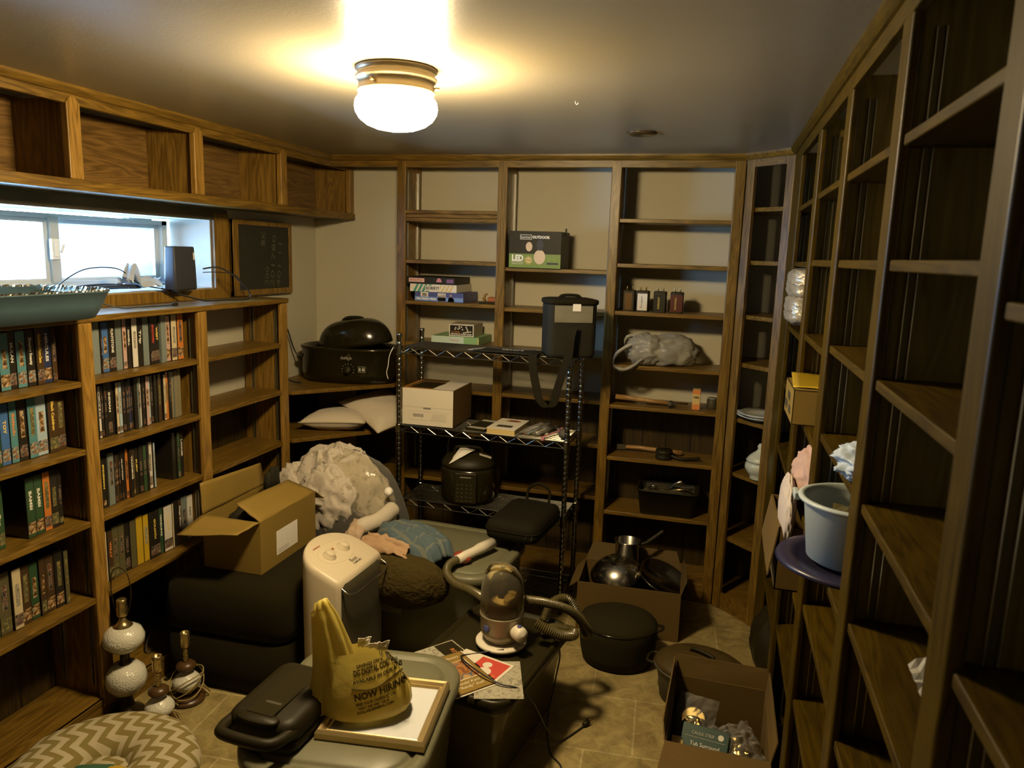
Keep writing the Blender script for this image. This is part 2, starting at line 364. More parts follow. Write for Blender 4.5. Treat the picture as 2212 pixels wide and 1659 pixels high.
# ---------------------------------------------------------------- bookcases
def std_strip(parent, faces):
    """slotted metal shelf standards: faces = list of (x, y, nx, ny, z0, z1)"""
    for x, y, nx, ny, z0, z1 in faces:
        g = G(); tx, ty = -ny, nx; w = .008; d = .0055
        def bx(a0, a1, z0, z1, d=d):
            p = [(x+tx*a0, y+ty*a0), (x+tx*a1, y+ty*a1), (x+tx*a1+nx*d, y+ty*a1+ny*d), (x+tx*a0+nx*d, y+ty*a0+ny*d)]
            g.prism(p, z0, z1)
        bx(-w, -w+.0016, z0, z1); bx(w-.0016, w, z0, z1); nf = len(g.f)
        bx(-w+.0016, w-.0016, z0, z1, .0015)
        k = z0
        while k < z1: bx(-w+.004, w-.004, k, k+.005, .0017); k += .0254
        o = g.build('shelf_standard', 'std', parent, world=True); o.data.materials.append(M('std_web'))
        for q in o.data.polygons:
            if q.index >= nf: q.material_index = 1
P('std', (.70,.68,.60), .28, 1); P('std_web', (.085,.068,.025), .5, .6)  # flanges bright, web darkened: the edge highlight is put into the colours
def shelf_board(parent, x0, x1, y0, y1, z0, mat, label=None, t=.019):
    o = G().box(x0, x1, y0, y1, z0, z0+t).build('shelf', mat, parent, bevel=.003, world=True)
    if label: o['label'] = label
    return o
# --- left base bookcase under the window, bays counted from the far end
lb = thing('bookcase', 'low wooden bookcase full of tapes under the window', 'bookcase', (XW+.014, .78, 0))
PST = [.805, 1.38, 1.955, 2.526, 3.105]
for i, y in enumerate(PST):
    G().box(XL-.02, XL, y-.027, y+.027, .05, 1.388).build('stile', 'wood_st', lb, bevel=.006, world=True)
    G().box(XW+.014, XL-.02, y-.0095+(.014 if i == 4 else 0), y+.0095+(.014 if i == 4 else 0), 0, 1.388).build('divider', 'wood_hz', lb, world=True)
G().box(XW+.016, XL+.004, .775, 3.138, 1.388, 1.41).build('counter_board', 'wood_y', lb, bevel=.004, world=True)
G().box(XL-.012, XL-.004, .79, 3.12, 0, .085).build('toe_board', 'wood_y', lb, world=True)
shelf_board(lb, XW+.014, XL-.001, .79, 3.12, .066, 'wood_y')
LZ = {0: [1.176, .952, .704, .432], 1: [1.176, .952, .704, .432], 2: [1.176, .952, .704, .432], 3: [1.176, .952, .704, .432]}
for b in range(4):
    for z in LZ[b]:
        shelf_board(lb, XW+.016, XL-.006, PST[b]+.010, PST[b+1]-(.010 if b < 3 else -.004), z+.005, 'wood_y')
f = []
for i in range(4):
    y0 = PST[i]+.0095; y1 = PST[i+1]-.0095 + (.014 if i == 3 else 0)
    for x in (XL-.05, XW+.06):
        f += [(x, y1, 0, -1, .12, 1.36), (x, y0, 0, 1, .12, 1.36)]
std_strip(lb, f)
# --- cubby shelves over the window
ub = thing('wall_cubby', 'long wooden cubby shelf under the ceiling over the window', 'wall shelf', (XW+.002, .78, 1.8))
UP = [.81, 1.385, 1.958, 2.536, 3.12, 3.776]
for i, y in enumerate(UP):
    G().prism([(y-.026, 1.834), (y+.026, 1.834), (y+.026, 2.060), (y+.008, 2.080), (y-.008, 2.080), (y-.026, 2.060)], XL-.02, XL+.005, Matrix(((0,0,1,0),(1,0,0,0),(0,1,0,0),(0,0,0,1)))).build('stile', 'wood_st', ub, bevel=.004, world=True)
    if i < 5: G().box(XW+.012, XL-.02, y-.0095, y+.0095, 1.822, 2.075).build('divider', 'wood_hz', ub, world=True)
G().box(XW+.012, XL-.02, 3.79, 3.808, 1.822, 2.075).build('side_panel', 'wood_hz', ub, world=True)
G().box(XW+.002, XW+.012, .78, 3.808, 1.822, 2.084).build('back_panel', 'wood_hy', ub, world=True)
G().box(XL-.02, XL, .78, 3.808, 2.056, 2.086).build('header_rail', 'wood_y', ub, bevel=.002, world=True)
P('under_board', (.085,.075,.06), .28, vary=.25, vscale=5)
G().box(XW+.002, XL-.002, .78, 3.808, 1.806, 1.822).build('bottom_board', 'wood_y', ub, world=True)
G().box(XL-.004, XL+.008, .78, 3.808, 1.800, 1.834).build('bottom_rail', 'wood_y', ub, bevel=.003, world=True)
# --- back bookcase, three bays
#
bb = thing('bookcase', 'tall three-bay wooden bookcase across the back wall', 'bookcase', (-1.577, YB, 0))
BX = [-1.556, -1.033, -.489, .056]
for i, x in enumerate(BX):
    g = G().box(x-.024, x+.024, YB, YB+.02, .0, 2.084)
    g.build('stile', 'wood_z', bb, bevel=.005, world=True)
    G().box(x-.0095, x+.0095, YB+.02, YW-.013, 0, 2.084).build('divider', 'wood_hz', bb, world=True)
G().box(-1.58, .08, YB+.001, YB+.021, 2.052, 2.086).build('header_rail', 'wood_x', bb, bevel=.003, world=True)
G().box(-1.56, .06, YB+.005, YB+.02, 0, .085).build('toe_board', 'wood_x', bb, world=True)
BZ = [[.060, .46, .72, .936, 1.167, 1.378, 1.585, 1.792], [.060, .456, .72, .938, 1.155, 1.367, 1.564], [.075, .392, .669, .926, 1.123, 1.378, 1.601, 1.806]]
for b in range(3):
    for z in BZ[b]: shelf_board(bb, BX[b]+.010, BX[b+1]-.010, YB+.008, YW-.014, z, 'wood_x')
    for y in (YB+.055, YW-.06):
        std_strip(bb, [(BX[b]+.0095, y, 1, 0, .12, 2.04), (BX[b+1]-.0095, y, -1, 0, .12, 2.04)])
# two spare boards lying on the top shelf of the first bay
for k in range(2):
    tag(G().box(BX[0]+.012, BX[1]-.012, YB+.006-.004*k, YW-.03, 1.8115+.0185*k, 1.8295+.0185*k).build('spare_shelf_board', 'wood_x', bevel=.003),
        ['loose shelf board, lower of the two stacked in the top left bay', 'loose shelf board, upper of the two stacked in the top left bay'][k], 'board', 'spare boards in the top left bay')
# --- diagonal corner bookcase
db = thing('corner_bookcase', 'narrow wooden corner bookcase set diagonally between two walls', 'bookcase', (.173, 3.463, 0))
def dg(u, v):   # u along the diagonal face, v into the corner
    s2 = math.sqrt(.5); return (.081+u*s2+v*s2, YB-u*s2+v*s2)
DL = math.hypot(.184, .184)
for u0, u1 in ((0, .045), (DL-.045, DL)):
    G().prism([dg(u0, 0), dg(u1, 0), dg(u1, .02), dg(u0, .02)], 0, 2.084).build('stile', 'wood_z', db, bevel=.004, world=True)
G().prism([dg(.0, .002), dg(DL, .002), dg(DL, .02), dg(0, .02)], 2.052, 2.086).build('header_rail', 'wood_x', db, world=True)
G().prism([dg(.0, .008), dg(DL, .008), dg(DL, .02), dg(0, .02)], 0, .08).build('toe_board', 'wood_x', db, world=True)
for z in (.045, .338, .657, .915, 1.172, 1.39, 1.632, 1.862):
    G().prism([dg(.004, .024), dg(DL-.004, .024), (XRW-.014, 3.395), (XRW-.014, YW-.014), (.070, YW-.014)][::1], z, z+.019).build('shelf', 'wood_x', db, bevel=.002, world=True)
# --- right hand bookcase
rb = thing('bookcase', 'tall wooden bookcase along the right wall close to the camera', 'bookcase', (XR, 1.9, 0))
RS = [(3.11, 3.362), (2.53, 2.60), (1.965, 2.04), (1.392, 1.465), (.842, .915), (.27, .345), (-.30, -.225)]
for i, (a, b) in enumerate(RS):
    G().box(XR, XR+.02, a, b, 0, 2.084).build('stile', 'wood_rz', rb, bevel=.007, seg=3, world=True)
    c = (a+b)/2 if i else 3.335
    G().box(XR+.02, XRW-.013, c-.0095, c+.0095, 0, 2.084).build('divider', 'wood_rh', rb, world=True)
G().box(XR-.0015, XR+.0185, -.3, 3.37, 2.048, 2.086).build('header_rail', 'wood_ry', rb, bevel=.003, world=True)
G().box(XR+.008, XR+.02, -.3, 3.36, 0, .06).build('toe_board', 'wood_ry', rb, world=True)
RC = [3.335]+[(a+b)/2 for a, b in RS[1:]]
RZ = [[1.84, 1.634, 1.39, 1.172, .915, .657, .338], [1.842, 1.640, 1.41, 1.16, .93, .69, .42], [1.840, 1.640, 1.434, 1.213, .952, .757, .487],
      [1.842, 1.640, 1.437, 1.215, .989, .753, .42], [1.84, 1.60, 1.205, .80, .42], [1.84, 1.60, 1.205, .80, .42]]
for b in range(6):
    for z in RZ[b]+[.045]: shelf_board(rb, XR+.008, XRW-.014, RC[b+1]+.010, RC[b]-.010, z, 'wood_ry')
    if b < 5:
        for x in (XR+.05, XRW-.06):
            std_strip(rb, [(x, RC[b]-.0095, 0, -1, .10, 2.03), (x, RC[b+1]+.0095, 0, 1, .10, 2.03)])
# --- corner shelves between the left and the back bookcase
for k, (z, lab) in enumerate([(.944, 'wooden corner shelf carrying the black roaster oven'), (.706, 'wooden corner shelf carrying two cream pillows'), (.44, 'low wooden corner shelf behind the plastic bag of linen')]):
    G().prism([(XL-.006, 3.142), (XL+.004, 3.142), (-1.582, YB+.004), (-1.582, YW-.014), (XW+.014, YW-.014), (XW+.014, 3.142)], z, z+.02)
    tag(G().prism([(XL+.004, 3.15), (-1.586, 3.552), (-1.586, YW-.014), (XW+.014, YW-.014), (XW+.014, 3.15)], z, z+.02).build('corner_shelf', 'wood_x', bevel=.003), lab, 'shelf', 'corner shelves at the left')
# ---------------------------------------------------------------- tapes and discs on the window bookcase
def art_mat(name, cols, scale=60):
    def mk(n):
        m, nt, b = base(n); L = nt.links.new; N = nt.nodes.new
        tc = N('ShaderNodeTexCoord'); v = N('ShaderNodeTexNoise'); v.inputs['Scale'].default_value = scale; v.inputs['Detail'].default_value = 3; v.inputs['Distortion'].default_value = .8
        r = N('ShaderNodeValToRGB'); r.color_ramp.interpolation = 'CONSTANT'
        els = r.color_ramp.elements
        while len(els) < len(cols): els.new(.5)
        for i, c in enumerate(cols): els[i].position = 0 if i == 0 else .36+.30*i/len(cols); els[i].color = (*c, 1)
        L(tc.outputs['Object'], v.inputs[0]); L(v.outputs['Fac'], r.inputs[0]); L(r.outputs[0], b.inputs['Base Color']); b.inputs['Roughness'].default_value = .4
        return m
    _DEF[name] = mk
SP = {'black': (.020,.017,.012), 'dark brown': (.06,.035,.015), 'navy': (.025,.035,.09), 'blue': (.05,.13,.32), 'teal': (.08,.22,.24), 'grey': (.17,.20,.18),
      'white': (.62,.58,.50), 'cream': (.55,.46,.28), 'orange': (.50,.17,.03), 'red': (.30,.05,.03), 'yellow': (.50,.33,.02), 'dark green': (.03,.07,.03),
      'olive': (.10,.09,.04), 'pink': (.50,.32,.27), 'pale blue': (.35,.45,.50), 'clear': (.20,.17,.10)}
for k, c in SP.items(): P('spine_'+k, c, .28, vary=.12, vscale=25, coat=.4)
art_mat('art_a', [(.05,.03,.01),(.22,.12,.04),(.45,.32,.18),(.10,.12,.12)]); art_mat('art_b', [(.04,.08,.10),(.30,.28,.22),(.22,.09,.03),(.1,.1,.05)])
art_mat('art_c', [(.02,.02,.02),(.18,.15,.11),(.12,.04,.02),(.30,.27,.20)]); art_mat('art_d', [(.14,.10,.03),(.06,.08,.05),(.25,.2,.06),(.05,.04,.02)])
for k, c in {'tw': (.75,.72,.62), 'ty': (.75,.55,.10), 'to': (.65,.22,.05), 'tk': (.02,.02,.02), 'tr': (.5,.06,.04)}.items(): P(k, c, .5)
art_mat('leaflet_print', [(.40,.37,.28),(.15,.13,.10),(.42,.39,.29),(.10,.09,.07)], 160)
ORD = ['first','second','third','fourth','fifth','sixth','seventh','eighth','ninth','tenth','eleventh','twelfth','thirteenth','fourteenth','fifteenth','sixteenth','seventeenth','eighteenth','nineteenth','twentieth','twenty-first','twenty-second','twenty-third','twenty-fourth','twenty-fifth','twenty-sixth','twenty-seventh','twenty-eighth']
def tape_row(edges, spec, z, shelf, bay, group, h0=.19, xf=-2.01, skip=0):
    """spec: one entry per case = (colour, title, title colour, artwork) ; edges: case borders along Y"""
    for i, sp in enumerate(spec):
        if sp is None: continue
        c, t, tc_, art = (list(sp)+[None]*4)[:4]
        y0, y1 = edges[i]+.0006, edges[i+1]-.0006; w = y1-y0; ym = (y0+y1)/2
        h = h0+R.uniform(-.005, .005) - (.0 if w > .018 else .004); x1 = xf+R.uniform(-.006, .006); d = .125 if w > .02 else .135
        name = 'video_tape' if w > .019 else 'disc_case'
        lean = R.uniform(-.004, .004)*0
        o = thing(name, f"{c} {'tape' if w > .019 else 'disc'} case, {ORD[i+skip]} from left on {shelf} shelf, {bay} bay", 'tape' if w > .019 else 'disc case', (x1, ym, z), 0, group)
        body = 'spine_grey' if c in ('grey', 'clear') else 'spine_black'
        G().box(-d, 0, -w/2, w/2, 0, h).build('case', body, o, bevel=.0015)
        G().box(0, .0008, -w/2+.0012, w/2-.0012, .003, h-.003).build('spine_sleeve', 'spine_'+c, o)
        if art:
            a0, a1 = (.014, .050) if w > .019 else (.010, .028)
            G().box(.0008, .0012, -w/2+.002, w/2-.002, a0, a1).build('artwork', art, o)
        if tc_ and not t:
            G().box(.0008, .0012, -w/2+w*.30, w/2-w*.26, h*.38, h*(.70+R.uniform(0,.15))).build('spine_print', {'tw':'art_c','to':'art_a','ty':'art_d','tk':'leaflet_print','tr':'art_a'}[tc_], o)
        if t:
            text(o, t, min(w*.50, .0135), (.0011, 0, h*.62), (0,0,-1), (0,1,0), tc_ or 'tw', bold=.0004, width=min(h*.48, len(t)*.0095+.012))
    return
A_, B_, C_, D_ = 'art_a', 'art_b', 'art_c', 'art_d'
g1 = 'video tapes in the left bay'; g2 = 'tapes and discs in the middle bay'
tape_row([1.671,1.699,1.733,1.76,1.794,1.824,1.852,1.884,1.904], [('yellow','','',A_),('teal','','to',A_),('black','MULAN','tw',C_),('teal','','to',B_),('black','Sleeping Beauty','tw',B_),('dark brown','Hunchback of Notre Dame','ty',C_),('navy','HERCULES','tw',A_),('dark brown','','tw',C_)], 1.2, 'top', 'left', g1, .180)
tape_row([1.635,1.658,1.686,1.717,1.744,1.776,1.808,1.847,1.883,1.919], [('dark green','','',B_),('dark green','','tw',B_),('blue','TOY','ty',B_),('teal','Stitch','to',B_),('black','','to',C_),('teal','','ty',B_),('pale blue','','to',B_),('dark brown','Black Cauldron','ty',D_),('dark brown','','ty',C_)], .976, 'second', 'left', g1, .195)
tape_row([1.617,1.639,1.672], [('dark green','','',D_),('dark green','Peter Pan','tw',D_)], .728, 'third', 'left', g1, .195)
tape_row([1.745,1.777,1.808,1.837,1.867,1.886], [('dark green','BAMBI','tw',A_),('dark green','BAMBI','tw',A_),('orange','','ty',C_),('black','','ty',D_),('black','','tw',D_)], .728, 'third', 'left', g1, .195, skip=2)
tape_row([1.601,1.634,1.675,1.707,1.741,1.773,1.796,1.83,1.863,1.881], [('dark green','','tw',D_),('olive','','tw',D_),('cream','','tk',C_),('dark brown','','ty',A_),('dark green','','to',A_),('dark brown','','to',D_),('dark brown','','tw',A_),('black','','ty',A_),('olive','','ty',D_)], .456, 'lowest', 'left', g1, .195)
tape_row([2.038,2.076,2.085,2.117,2.15,2.18,2.2,2.22,2.248,2.277,2.309,2.339,2.363,2.391,2.418,2.449,2.483],
 [('grey',),('black','','tw',C_),('blue','','to',B_),('black','FLINTSTONE','tw',C_),('grey',),('pink','','to',B_),('black','XWELL','tw',None),('white','','tk',None),('black','Trip','tw',None),('grey',),('black','SNOWED','tr',C_),('black','WEST','ty',C_),('grey',),('pink','','to',A_),('cream','','tk',C_),('orange','','tw',A_)], 1.2, 'top', 'middle', g2, .180)
tape_row([2.043,2.051,2.064,2.077,2.091,2.113,2.124,2.138,2.154,2.171,2.187,2.201,2.212,2.228,2.239,2.255,2.269,2.285,2.3,2.316,2.33,2.348,2.362,2.376,2.391,2.407,2.425,2.444,2.464],
 [('black',),('white','EAGLE EYE','tk',C_),('black','','tw',C_),('black','','tw',None),('black','INDIAN','tw',C_),('black',),('cream','','to',C_),('pale blue','','tk',B_),('black','','tw',C_),('black','','tw',None),('navy','','tw',B_),('black','','tw',C_),('black',),('grey','','tw',None),('white','','tr',None),('black','','tw',C_),('pink','','to',None),('pale blue','','tk',B_),('black','','tw',C_),('black',),('dark brown','','ty',None),('black','','ty',C_),('cream','','tk',B_),('orange','','ty',None),('black','','tw',None),('clear',),('clear',),('clear',)], .976, 'second', 'middle', g2)
tape_row([2.045,2.063,2.073,2.101,2.113,2.127,2.138,2.15,2.158,2.173,2.188,2.202,2.22,2.24,2.259,2.271,2.296,2.307],
 [('black','SPIDERMAN','ty',A_),('black',),('grey','','tw',None),('black','','tw',C_),('dark brown','','to',None),('black','','tw',C_),('black','CLAYTON','tw',C_),('black',),('orange','','tw',C_),('black','TRAINING','tw',None),('dark brown','','ty',D_),('black','FURY','ty',None),('black','','tw',C_),('dark green','','tw',None),('black','','tw',None),('white','','tk',B_),('pale blue','','tk',None)], .728, 'third', 'middle', g2, .186)
tape_row([2.403,2.423,2.44,2.464], [('black',),('dark green','','tw',B_),('black','LANCER','tw',None)], .728, 'third', 'middle', g2, .192, skip=17)
tape_row([2.038,2.048,2.073,2.104,2.135,2.16,2.19,2.225,2.254,2.307,2.328,2.375,2.385,2.41,2.43,2.471,2.508],
 [('white',),('dark brown','WILLY','to',D_),('olive','','tw',D_),('olive','','tw',None),('black','','tw',C_),('olive',),('yellow',),('yellow','','tk',None),('black','GOLIATH','ty',C_),('dark green','YEARLING','tw',None),('white','Yentl','ty',C_),('cream',),('black',),('dark brown','Stage Door','tw',None),('grey','','tw',D_),('white','TWO','tk',C_)], .456, 'lowest', 'middle', g2)
# ---------------------------------------------------------------- on the window counter
P('foil', (.62,.60,.52), .22, 1, bump=.6, bscale=60)
P('pan_blue', (.05,.09,.11), .35, vary=.2)
# roasting pan with foil rim sticking out over the counter edge (left of picture)
t = thing('foil_pan', 'dark blue roasting pan with crinkled foil rim sitting on the window counter', 'pan', (-1.955, 1.64, 1.412))
def rr(w, d, r, n=6):
    pts = []
    for cx_, cy_, a0 in ((w/2-r, d/2-r, 0), (-w/2+r, d/2-r, 90), (-w/2+r, -d/2+r, 180), (w/2-r, -d/2+r, 270)):
        for k in range(n+1): a = rad(a0+90*k/n); pts.append((cx_+r*math.cos(a), cy_+r*math.sin(a)))
    return pts
def rrbox(g, w, d, r, prof, n=6, c=(0,0,0)):
    """stack of rounded rectangles; prof = (inset, z)"""
    rings = []
    for ins, z in prof:
        rings.append([(c[0]+x, c[1]+y, c[2]+z) for x, y in rr(w-2*ins, d-2*ins, max(r-ins, .0015), n)])
    return g.loft(rings)
rrbox(G(), .34, .62, .10, [(.055,0),(.04,.004),(.016,.046),(.0,.082),(-.004,.084),(-.004,.087),(.004,.087),(.020,.048),(.045,.010)]).build('pan_body', 'pan_blue', t, smooth=True)
g = G(); pts = rr(.345, .625, .10, 10); n = len(pts)
ring0, ring1, ring2 = [], [], []
for i, (x, y) in enumerate(pts):
    pass
import itertools
dens = []
for i in range(n):
    a = Vector(pts[i]); b = Vector(pts[(i+1) % n]); m_ = max(1, int((b-a).length/.006))
    for k in range(m_): dens.append(a.lerp(b, k/m_))
rings = [[], [], [], []]
for i, p in enumerate(dens):
    wv = R.uniform(-1, 1); sc2 = [1.0, 1.0+.010*wv, .985+.012*wv, .955]
    zz = [.084, .092+.003*wv, .090+.004*R.uniform(-1, 1), .074]
    for k in range(4): rings[k].append((p.x*sc2[k], p.y*sc2[k], zz[k]))
g.loft(rings, cap=False).build('foil_rim', 'foil', t)
# router / modem
P('modem', (.035,.038,.05), .4, bump=.3, bscale=400)
t = thing('modem', 'black upright modem standing on the window counter', 'modem', (-2.13, 2.64, 1.462), rad(6))
g = G(); rrbox(g, .055, .155, .012, [(.002,0),(0,.004),(.002,.09),(.006,.170),(.010,.174)]); g.build('case', 'modem', t, smooth=True, bevel=.002)
G().box(.0255, .0265, .052, .062, .12, .15).build('sticker', 'white', t)
G().box(-.03, .03, -.06, .06, -.003, .002).build('foot', 'black', t, bevel=.001)
# cables
P('cable_black', (.02,.02,.02), .4); P('cable_dark', (.03,.035,.05), .4)
def curve_pts(pts, n=8):
    P_ = [Vector(p) for p in pts]; out = []
    Q = [P_[0]]+P_+[P_[-1]]
    for i in range(1, len(Q)-2):
        for k in range(n):
            u = k/n; a, b, c, d = Q[i-1], Q[i], Q[i+1], Q[i+2]
            out.append(.5*((2*b)+(c-a)*u+(2*a-5*b+4*c-d)*u*u+(3*b-a-3*c+d)*u**3))
    out.append(P_[-1]); return out
def cord(name, label, pts, r=.0022, mat='cable_black', group=None, n=8):
    p0 = Vector(pts[0]); o = G().tube(curve_pts([Vector(p)-p0 for p in pts], n), r, 8).build(name, mat, smooth=True); o.location = p0
    tag(o, label, 'cord', group); return o
zc = 1.4655
cord('cable', 'thin black cable arching up in a loop in front of the window', [(-2.17,2.05,zc),(-2.2,2.12,1.50),(-2.22,2.25,1.545),(-2.2,2.38,1.545),(-2.18,2.46,1.49),(-2.15,2.56,zc),(-2.13,2.62,zc+.002)], .0022)
cord('cable', 'black cable snaking off the window ledge towards a small plug', [(-2.2,2.02,zc+.001),(-2.12,2.10,1.46),(-2.05,2.2,1.418),(-2.02,2.28,1.415),(-2.015,2.36,1.4145),(-2.01,2.44,1.4145)], .0024)
cord('cable', 'bundle of dark blue cord coiled on the window ledge', [(-2.24,2.20,zc+.003),(-2.22,2.30,zc+.012),(-2.20,2.42,zc+.014),(-2.21,2.50,zc+.006),(-2.26,2.46,zc+.004),(-2.27,2.32,zc+.004),(-2.25,2.22,zc+.012),(-2.23,2.34,zc+.020),(-2.22,2.50,zc+.010)], .0055, 'cable_dark')
cord('cable', 'second black lead hanging in a droop over the counter edge right of the modem', [(-2.10,2.74,1.545),(-2.06,2.80,1.55),(-2.02,2.87,1.50),(-2.0,2.92,1.44),(-2.0,2.90,1.4145),(-2.04,2.80,1.4145),(-2.08,2.70,1.4165),(-2.15,2.55,zc+.002)], .0035)
cord('cable', 'thin antenna lead running from the modem across the chalkboard foot', [(-2.10,2.74,1.53),(-2.08,2.82,1.53),(-2.06,2.92,1.51),(-2.08,3.0,1.4145),(-2.07,3.08,1.4145)], .0018)
G().box(-.006,.006,-.012,.012,0,.012).build('plug', 'black', None, bevel=.002).location = (-2.01, 2.452, 1.411)
tag(bpy.data.objects['plug'], 'small black plug lying at the cable end on the counter', 'plug')
# torn white plastic bag on the ledge
def crumple(u, v, a, f, seed=0): return a*noise.noise(Vector((u*f+seed, v*f, seed*1.7)))
P('film_white', (.62,.66,.70), .3, trans=.35, ior=1.1, bump=.5, bscale=40)
t = G()
def fn(u, v):
    y = -.10+.22*u; z = .012+.035*math.sin(math.pi*v)*(1-u*.3)+(.085*max(0, 1-abs(u-.12)*7)*v)
    x = -.04+.08*v+.02*noise.noise(Vector((u*5, v*5, 3)))
    return (x, y+crumple(u, v, .02, 6, 2), max(.001, z+crumple(u, v, .016, 9, 5)))
o = t.grid(fn, 26, 18).build('plastic_film', 'film_white', smooth=False, solid=.0008); o.location = (-2.2, 2.50, zc)
tag(o, 'torn white plastic film bunched against the modem on the ledge', 'plastic film')
# chalkboard with scrawled chalk
P('slate', (.022,.022,.014), .6, vary=.4, vscale=8); P('chalk', (.085,.080,.055), .9)
t = thing('chalkboard', 'small chalkboard in a wood frame with faint chalk scrawl', 'chalkboard', (-2.155, 3.265, 1.4125))
W_, H_ = .245, .352
G().box(-.006, .004, -W_, W_, 0, H_).build('slate', 'slate', t)
for n_, bx in (('frame_rail', (-.010,.008,-W_,W_,0,.028)), ('frame_rail', (-.010,.008,-W_,W_,H_-.022,H_)), ('frame_stile', (-.010,.009,-W_,-W_+.04,0,H_)), ('frame_stile', (-.010,.009,W_-.025,W_,0,H_))):
    G().box(*bx).build(n_, 'wood_hz', t, bevel=.002)
for s_, yy, zz, w_ in (('BK', .03, .27, .07), ('200', .055, .09, .09), ('2017', .105, .12, .17), ('80', .12, .25, .08), ('401 11', .165, .15, .22)):
    text(t, s_, .045, (.0042, yy-.03, zz), (0,.12,1), (0,-1,.12), 'chalk', width=w_)
# ---------------------------------------------------------------- things on the back bookcase and corner shelves
P('card_white', (.66,.60,.48), .55); P('card_brown', (.215,.138,.022), .75, bump=.15, bscale=120, vary=.1); P('card_brown_in', (.27,.165,.065), .8, vary=.1)
P('ink', (.03,.03,.03), .6); P('ink_grey', (.18,.17,.14), .6); P('tan_box', (.40,.34,.22), .6)
for k, c in dict(sorry_g=(.05,.26,.17), sorry_y=(.60,.44,.16), blue_lt=(.16,.26,.50), blue_dk=(.06,.07,.20), purple=(.18,.07,.16), box_green=(.16,.25,.03), led_green=(.15,.22,.035), red_ink=(.42,.05,.04), pinkred=(.55,.20,.22), bulb=(.60,.45,.28), orange_ed=(.45,.18,.03), twist_w=(.48,.60,.50), twist_g=(.22,.38,.16), skin=(.45,.24,.15)).items(): P(k, c, .45)
def boxthing(name, label, cat, x0, x1, y0, y1, z0, z1, mat, group=None, part='box_body', bev=.0015):
    o = thing(name, label, cat, ((x0+x1)/2, y0, z0), 0, group)
    G().box(x0, x1, y0, y1, z0, z1).build(part, mat, o, bevel=bev, world=True)
    return o
def front(o, part, mat, x0, x1, z0, z1, y, t=.0006):   # flat print on a -Y face, world coordinates
    return G().box(x0, x1, y-t, y, z0, z1).build(part, mat, o, world=True)
def ftext(o, s, size, x, z, y, mat, width=None, **k):
    return text(o, s, size, (x-o.location.x, y-.0009-o.location.y, z-o.location.z), (1,0,0), (0,0,1), mat, width=width, **k)
SZ = 1.397
gg = 'board games stacked on the first bay shelf'
o = boxthing('board_game_box', 'blue and purple game box at the bottom of the board game stack', 'board game', -1.481, -1.221, 3.560, 3.79, SZ, SZ+.048, 'blue_dk', gg)
front(o, 'print_band', 'blue_lt', -1.480, -1.222, SZ+.004, SZ+.024, 3.560); front(o, 'print_panel', 'card_white', -1.449, -1.408, SZ+.024, SZ+.047, 3.560)
ftext(o, 'm', .030, -1.428, SZ+.036, 3.560, 'ink', bold=.001); ftext(o, 'the maury game', .017, -1.418, SZ+.015, 3.560, 'tw', width=.105, bold=.0006)
front(o, 'print_badge', 'card_white', -1.357, -1.315, SZ+.003, SZ+.044, 3.560)
ftext(o, 'YOU ARE', .009, -1.336, SZ+.038, 3.560, 'ink', width=.034); ftext(o, 'NOT', .022, -1.336, SZ+.0245, 3.560, 'ink', width=.036, bold=.0006); ftext(o, 'THE FATHER', .007, -1.336, SZ+.010, 3.560, 'ink', width=.034)
G().prism([(-1.303,SZ+.001),(-1.268,SZ+.001),(-1.272,SZ+.018),(-1.283,SZ+.028),(-1.293,SZ+.028),(-1.300,SZ+.020)], -3.5601, -3.5594, Matrix(((1,0,0,0),(0,0,-1,0),(0,1,0,0),(0,0,0,1)))).build('print_figure', 'ink', o, world=True)
G().lathe([(0,0),(.0055,0),(.0055,.0008),(0,.0008)], (0,0,0), 14, Matrix.Translation((-1.288,3.560,SZ+.034)) @ Matrix.Rotation(rad(90),4,'X')).build('print_face', 'skin', o, world=True)
o = boxthing('board_game_box', 'white game box with green and yellow stripes in the middle of the stack', 'board game', -1.507, -1.257, 3.558, 3.79, SZ+.0485, SZ+.087, 'card_white', gg)
for k in range(4): G().add([(-1.478+k*.023-.012,3.5575,SZ+.0495),(-1.466+k*.023-.010,3.5575,SZ+.0495),(-1.458+k*.023,3.5575,SZ+.0865),(-1.470+k*.023,3.5575,SZ+.0865)], [(0,1,2,3)]).build('print_stripe', 'sorry_g', o, world=True)
for k in range(4): G().add([(-1.352+k*.021-.012,3.5575,SZ+.0495),(-1.341+k*.021-.010,3.5575,SZ+.0495),(-1.333+k*.021,3.5575,SZ+.0835),(-1.344+k*.021,3.5575,SZ+.0835)], [(0,1,2,3)]).build('print_stripe', 'sorry_y', o, world=True)
front(o, 'print_panel', 'card_white', -1.424, -1.345, SZ+.055, SZ+.080, 3.5575); ftext(o, 'SORRY!', .022, -1.385, SZ+.067, 3.5575, 'ink', width=.072, bold=.0006)
o = boxthing('board_game_box', 'black game box with red and white title on top of the stack', 'board game', -1.525, -1.266, 3.556, 3.79, SZ+.0875, SZ+.123, 'black', gg)
front(o, 'print_panel', 'pinkred', -1.512, -1.428, SZ+.096, SZ+.116, 3.556); front(o, 'print_panel', 'card_white', -1.510, -1.430, SZ+.098, SZ+.114, 3.5554)
ftext(o, 'MONOPOLY', .0135, -1.470, SZ+.1055, 3.5552, 'red_ink', width=.074, bold=.0006)
G().prism([(-1.365,SZ+.099),(-1.335,SZ+.099),(-1.338,SZ+.109),(-1.344,SZ+.118),(-1.356,SZ+.118),(-1.362,SZ+.109)], -3.5562, -3.5555, Matrix(((1,0,0,0),(0,0,-1,0),(0,1,0,0),(0,0,0,1)))).build('print_emblem', 'pinkred', o, world=True)
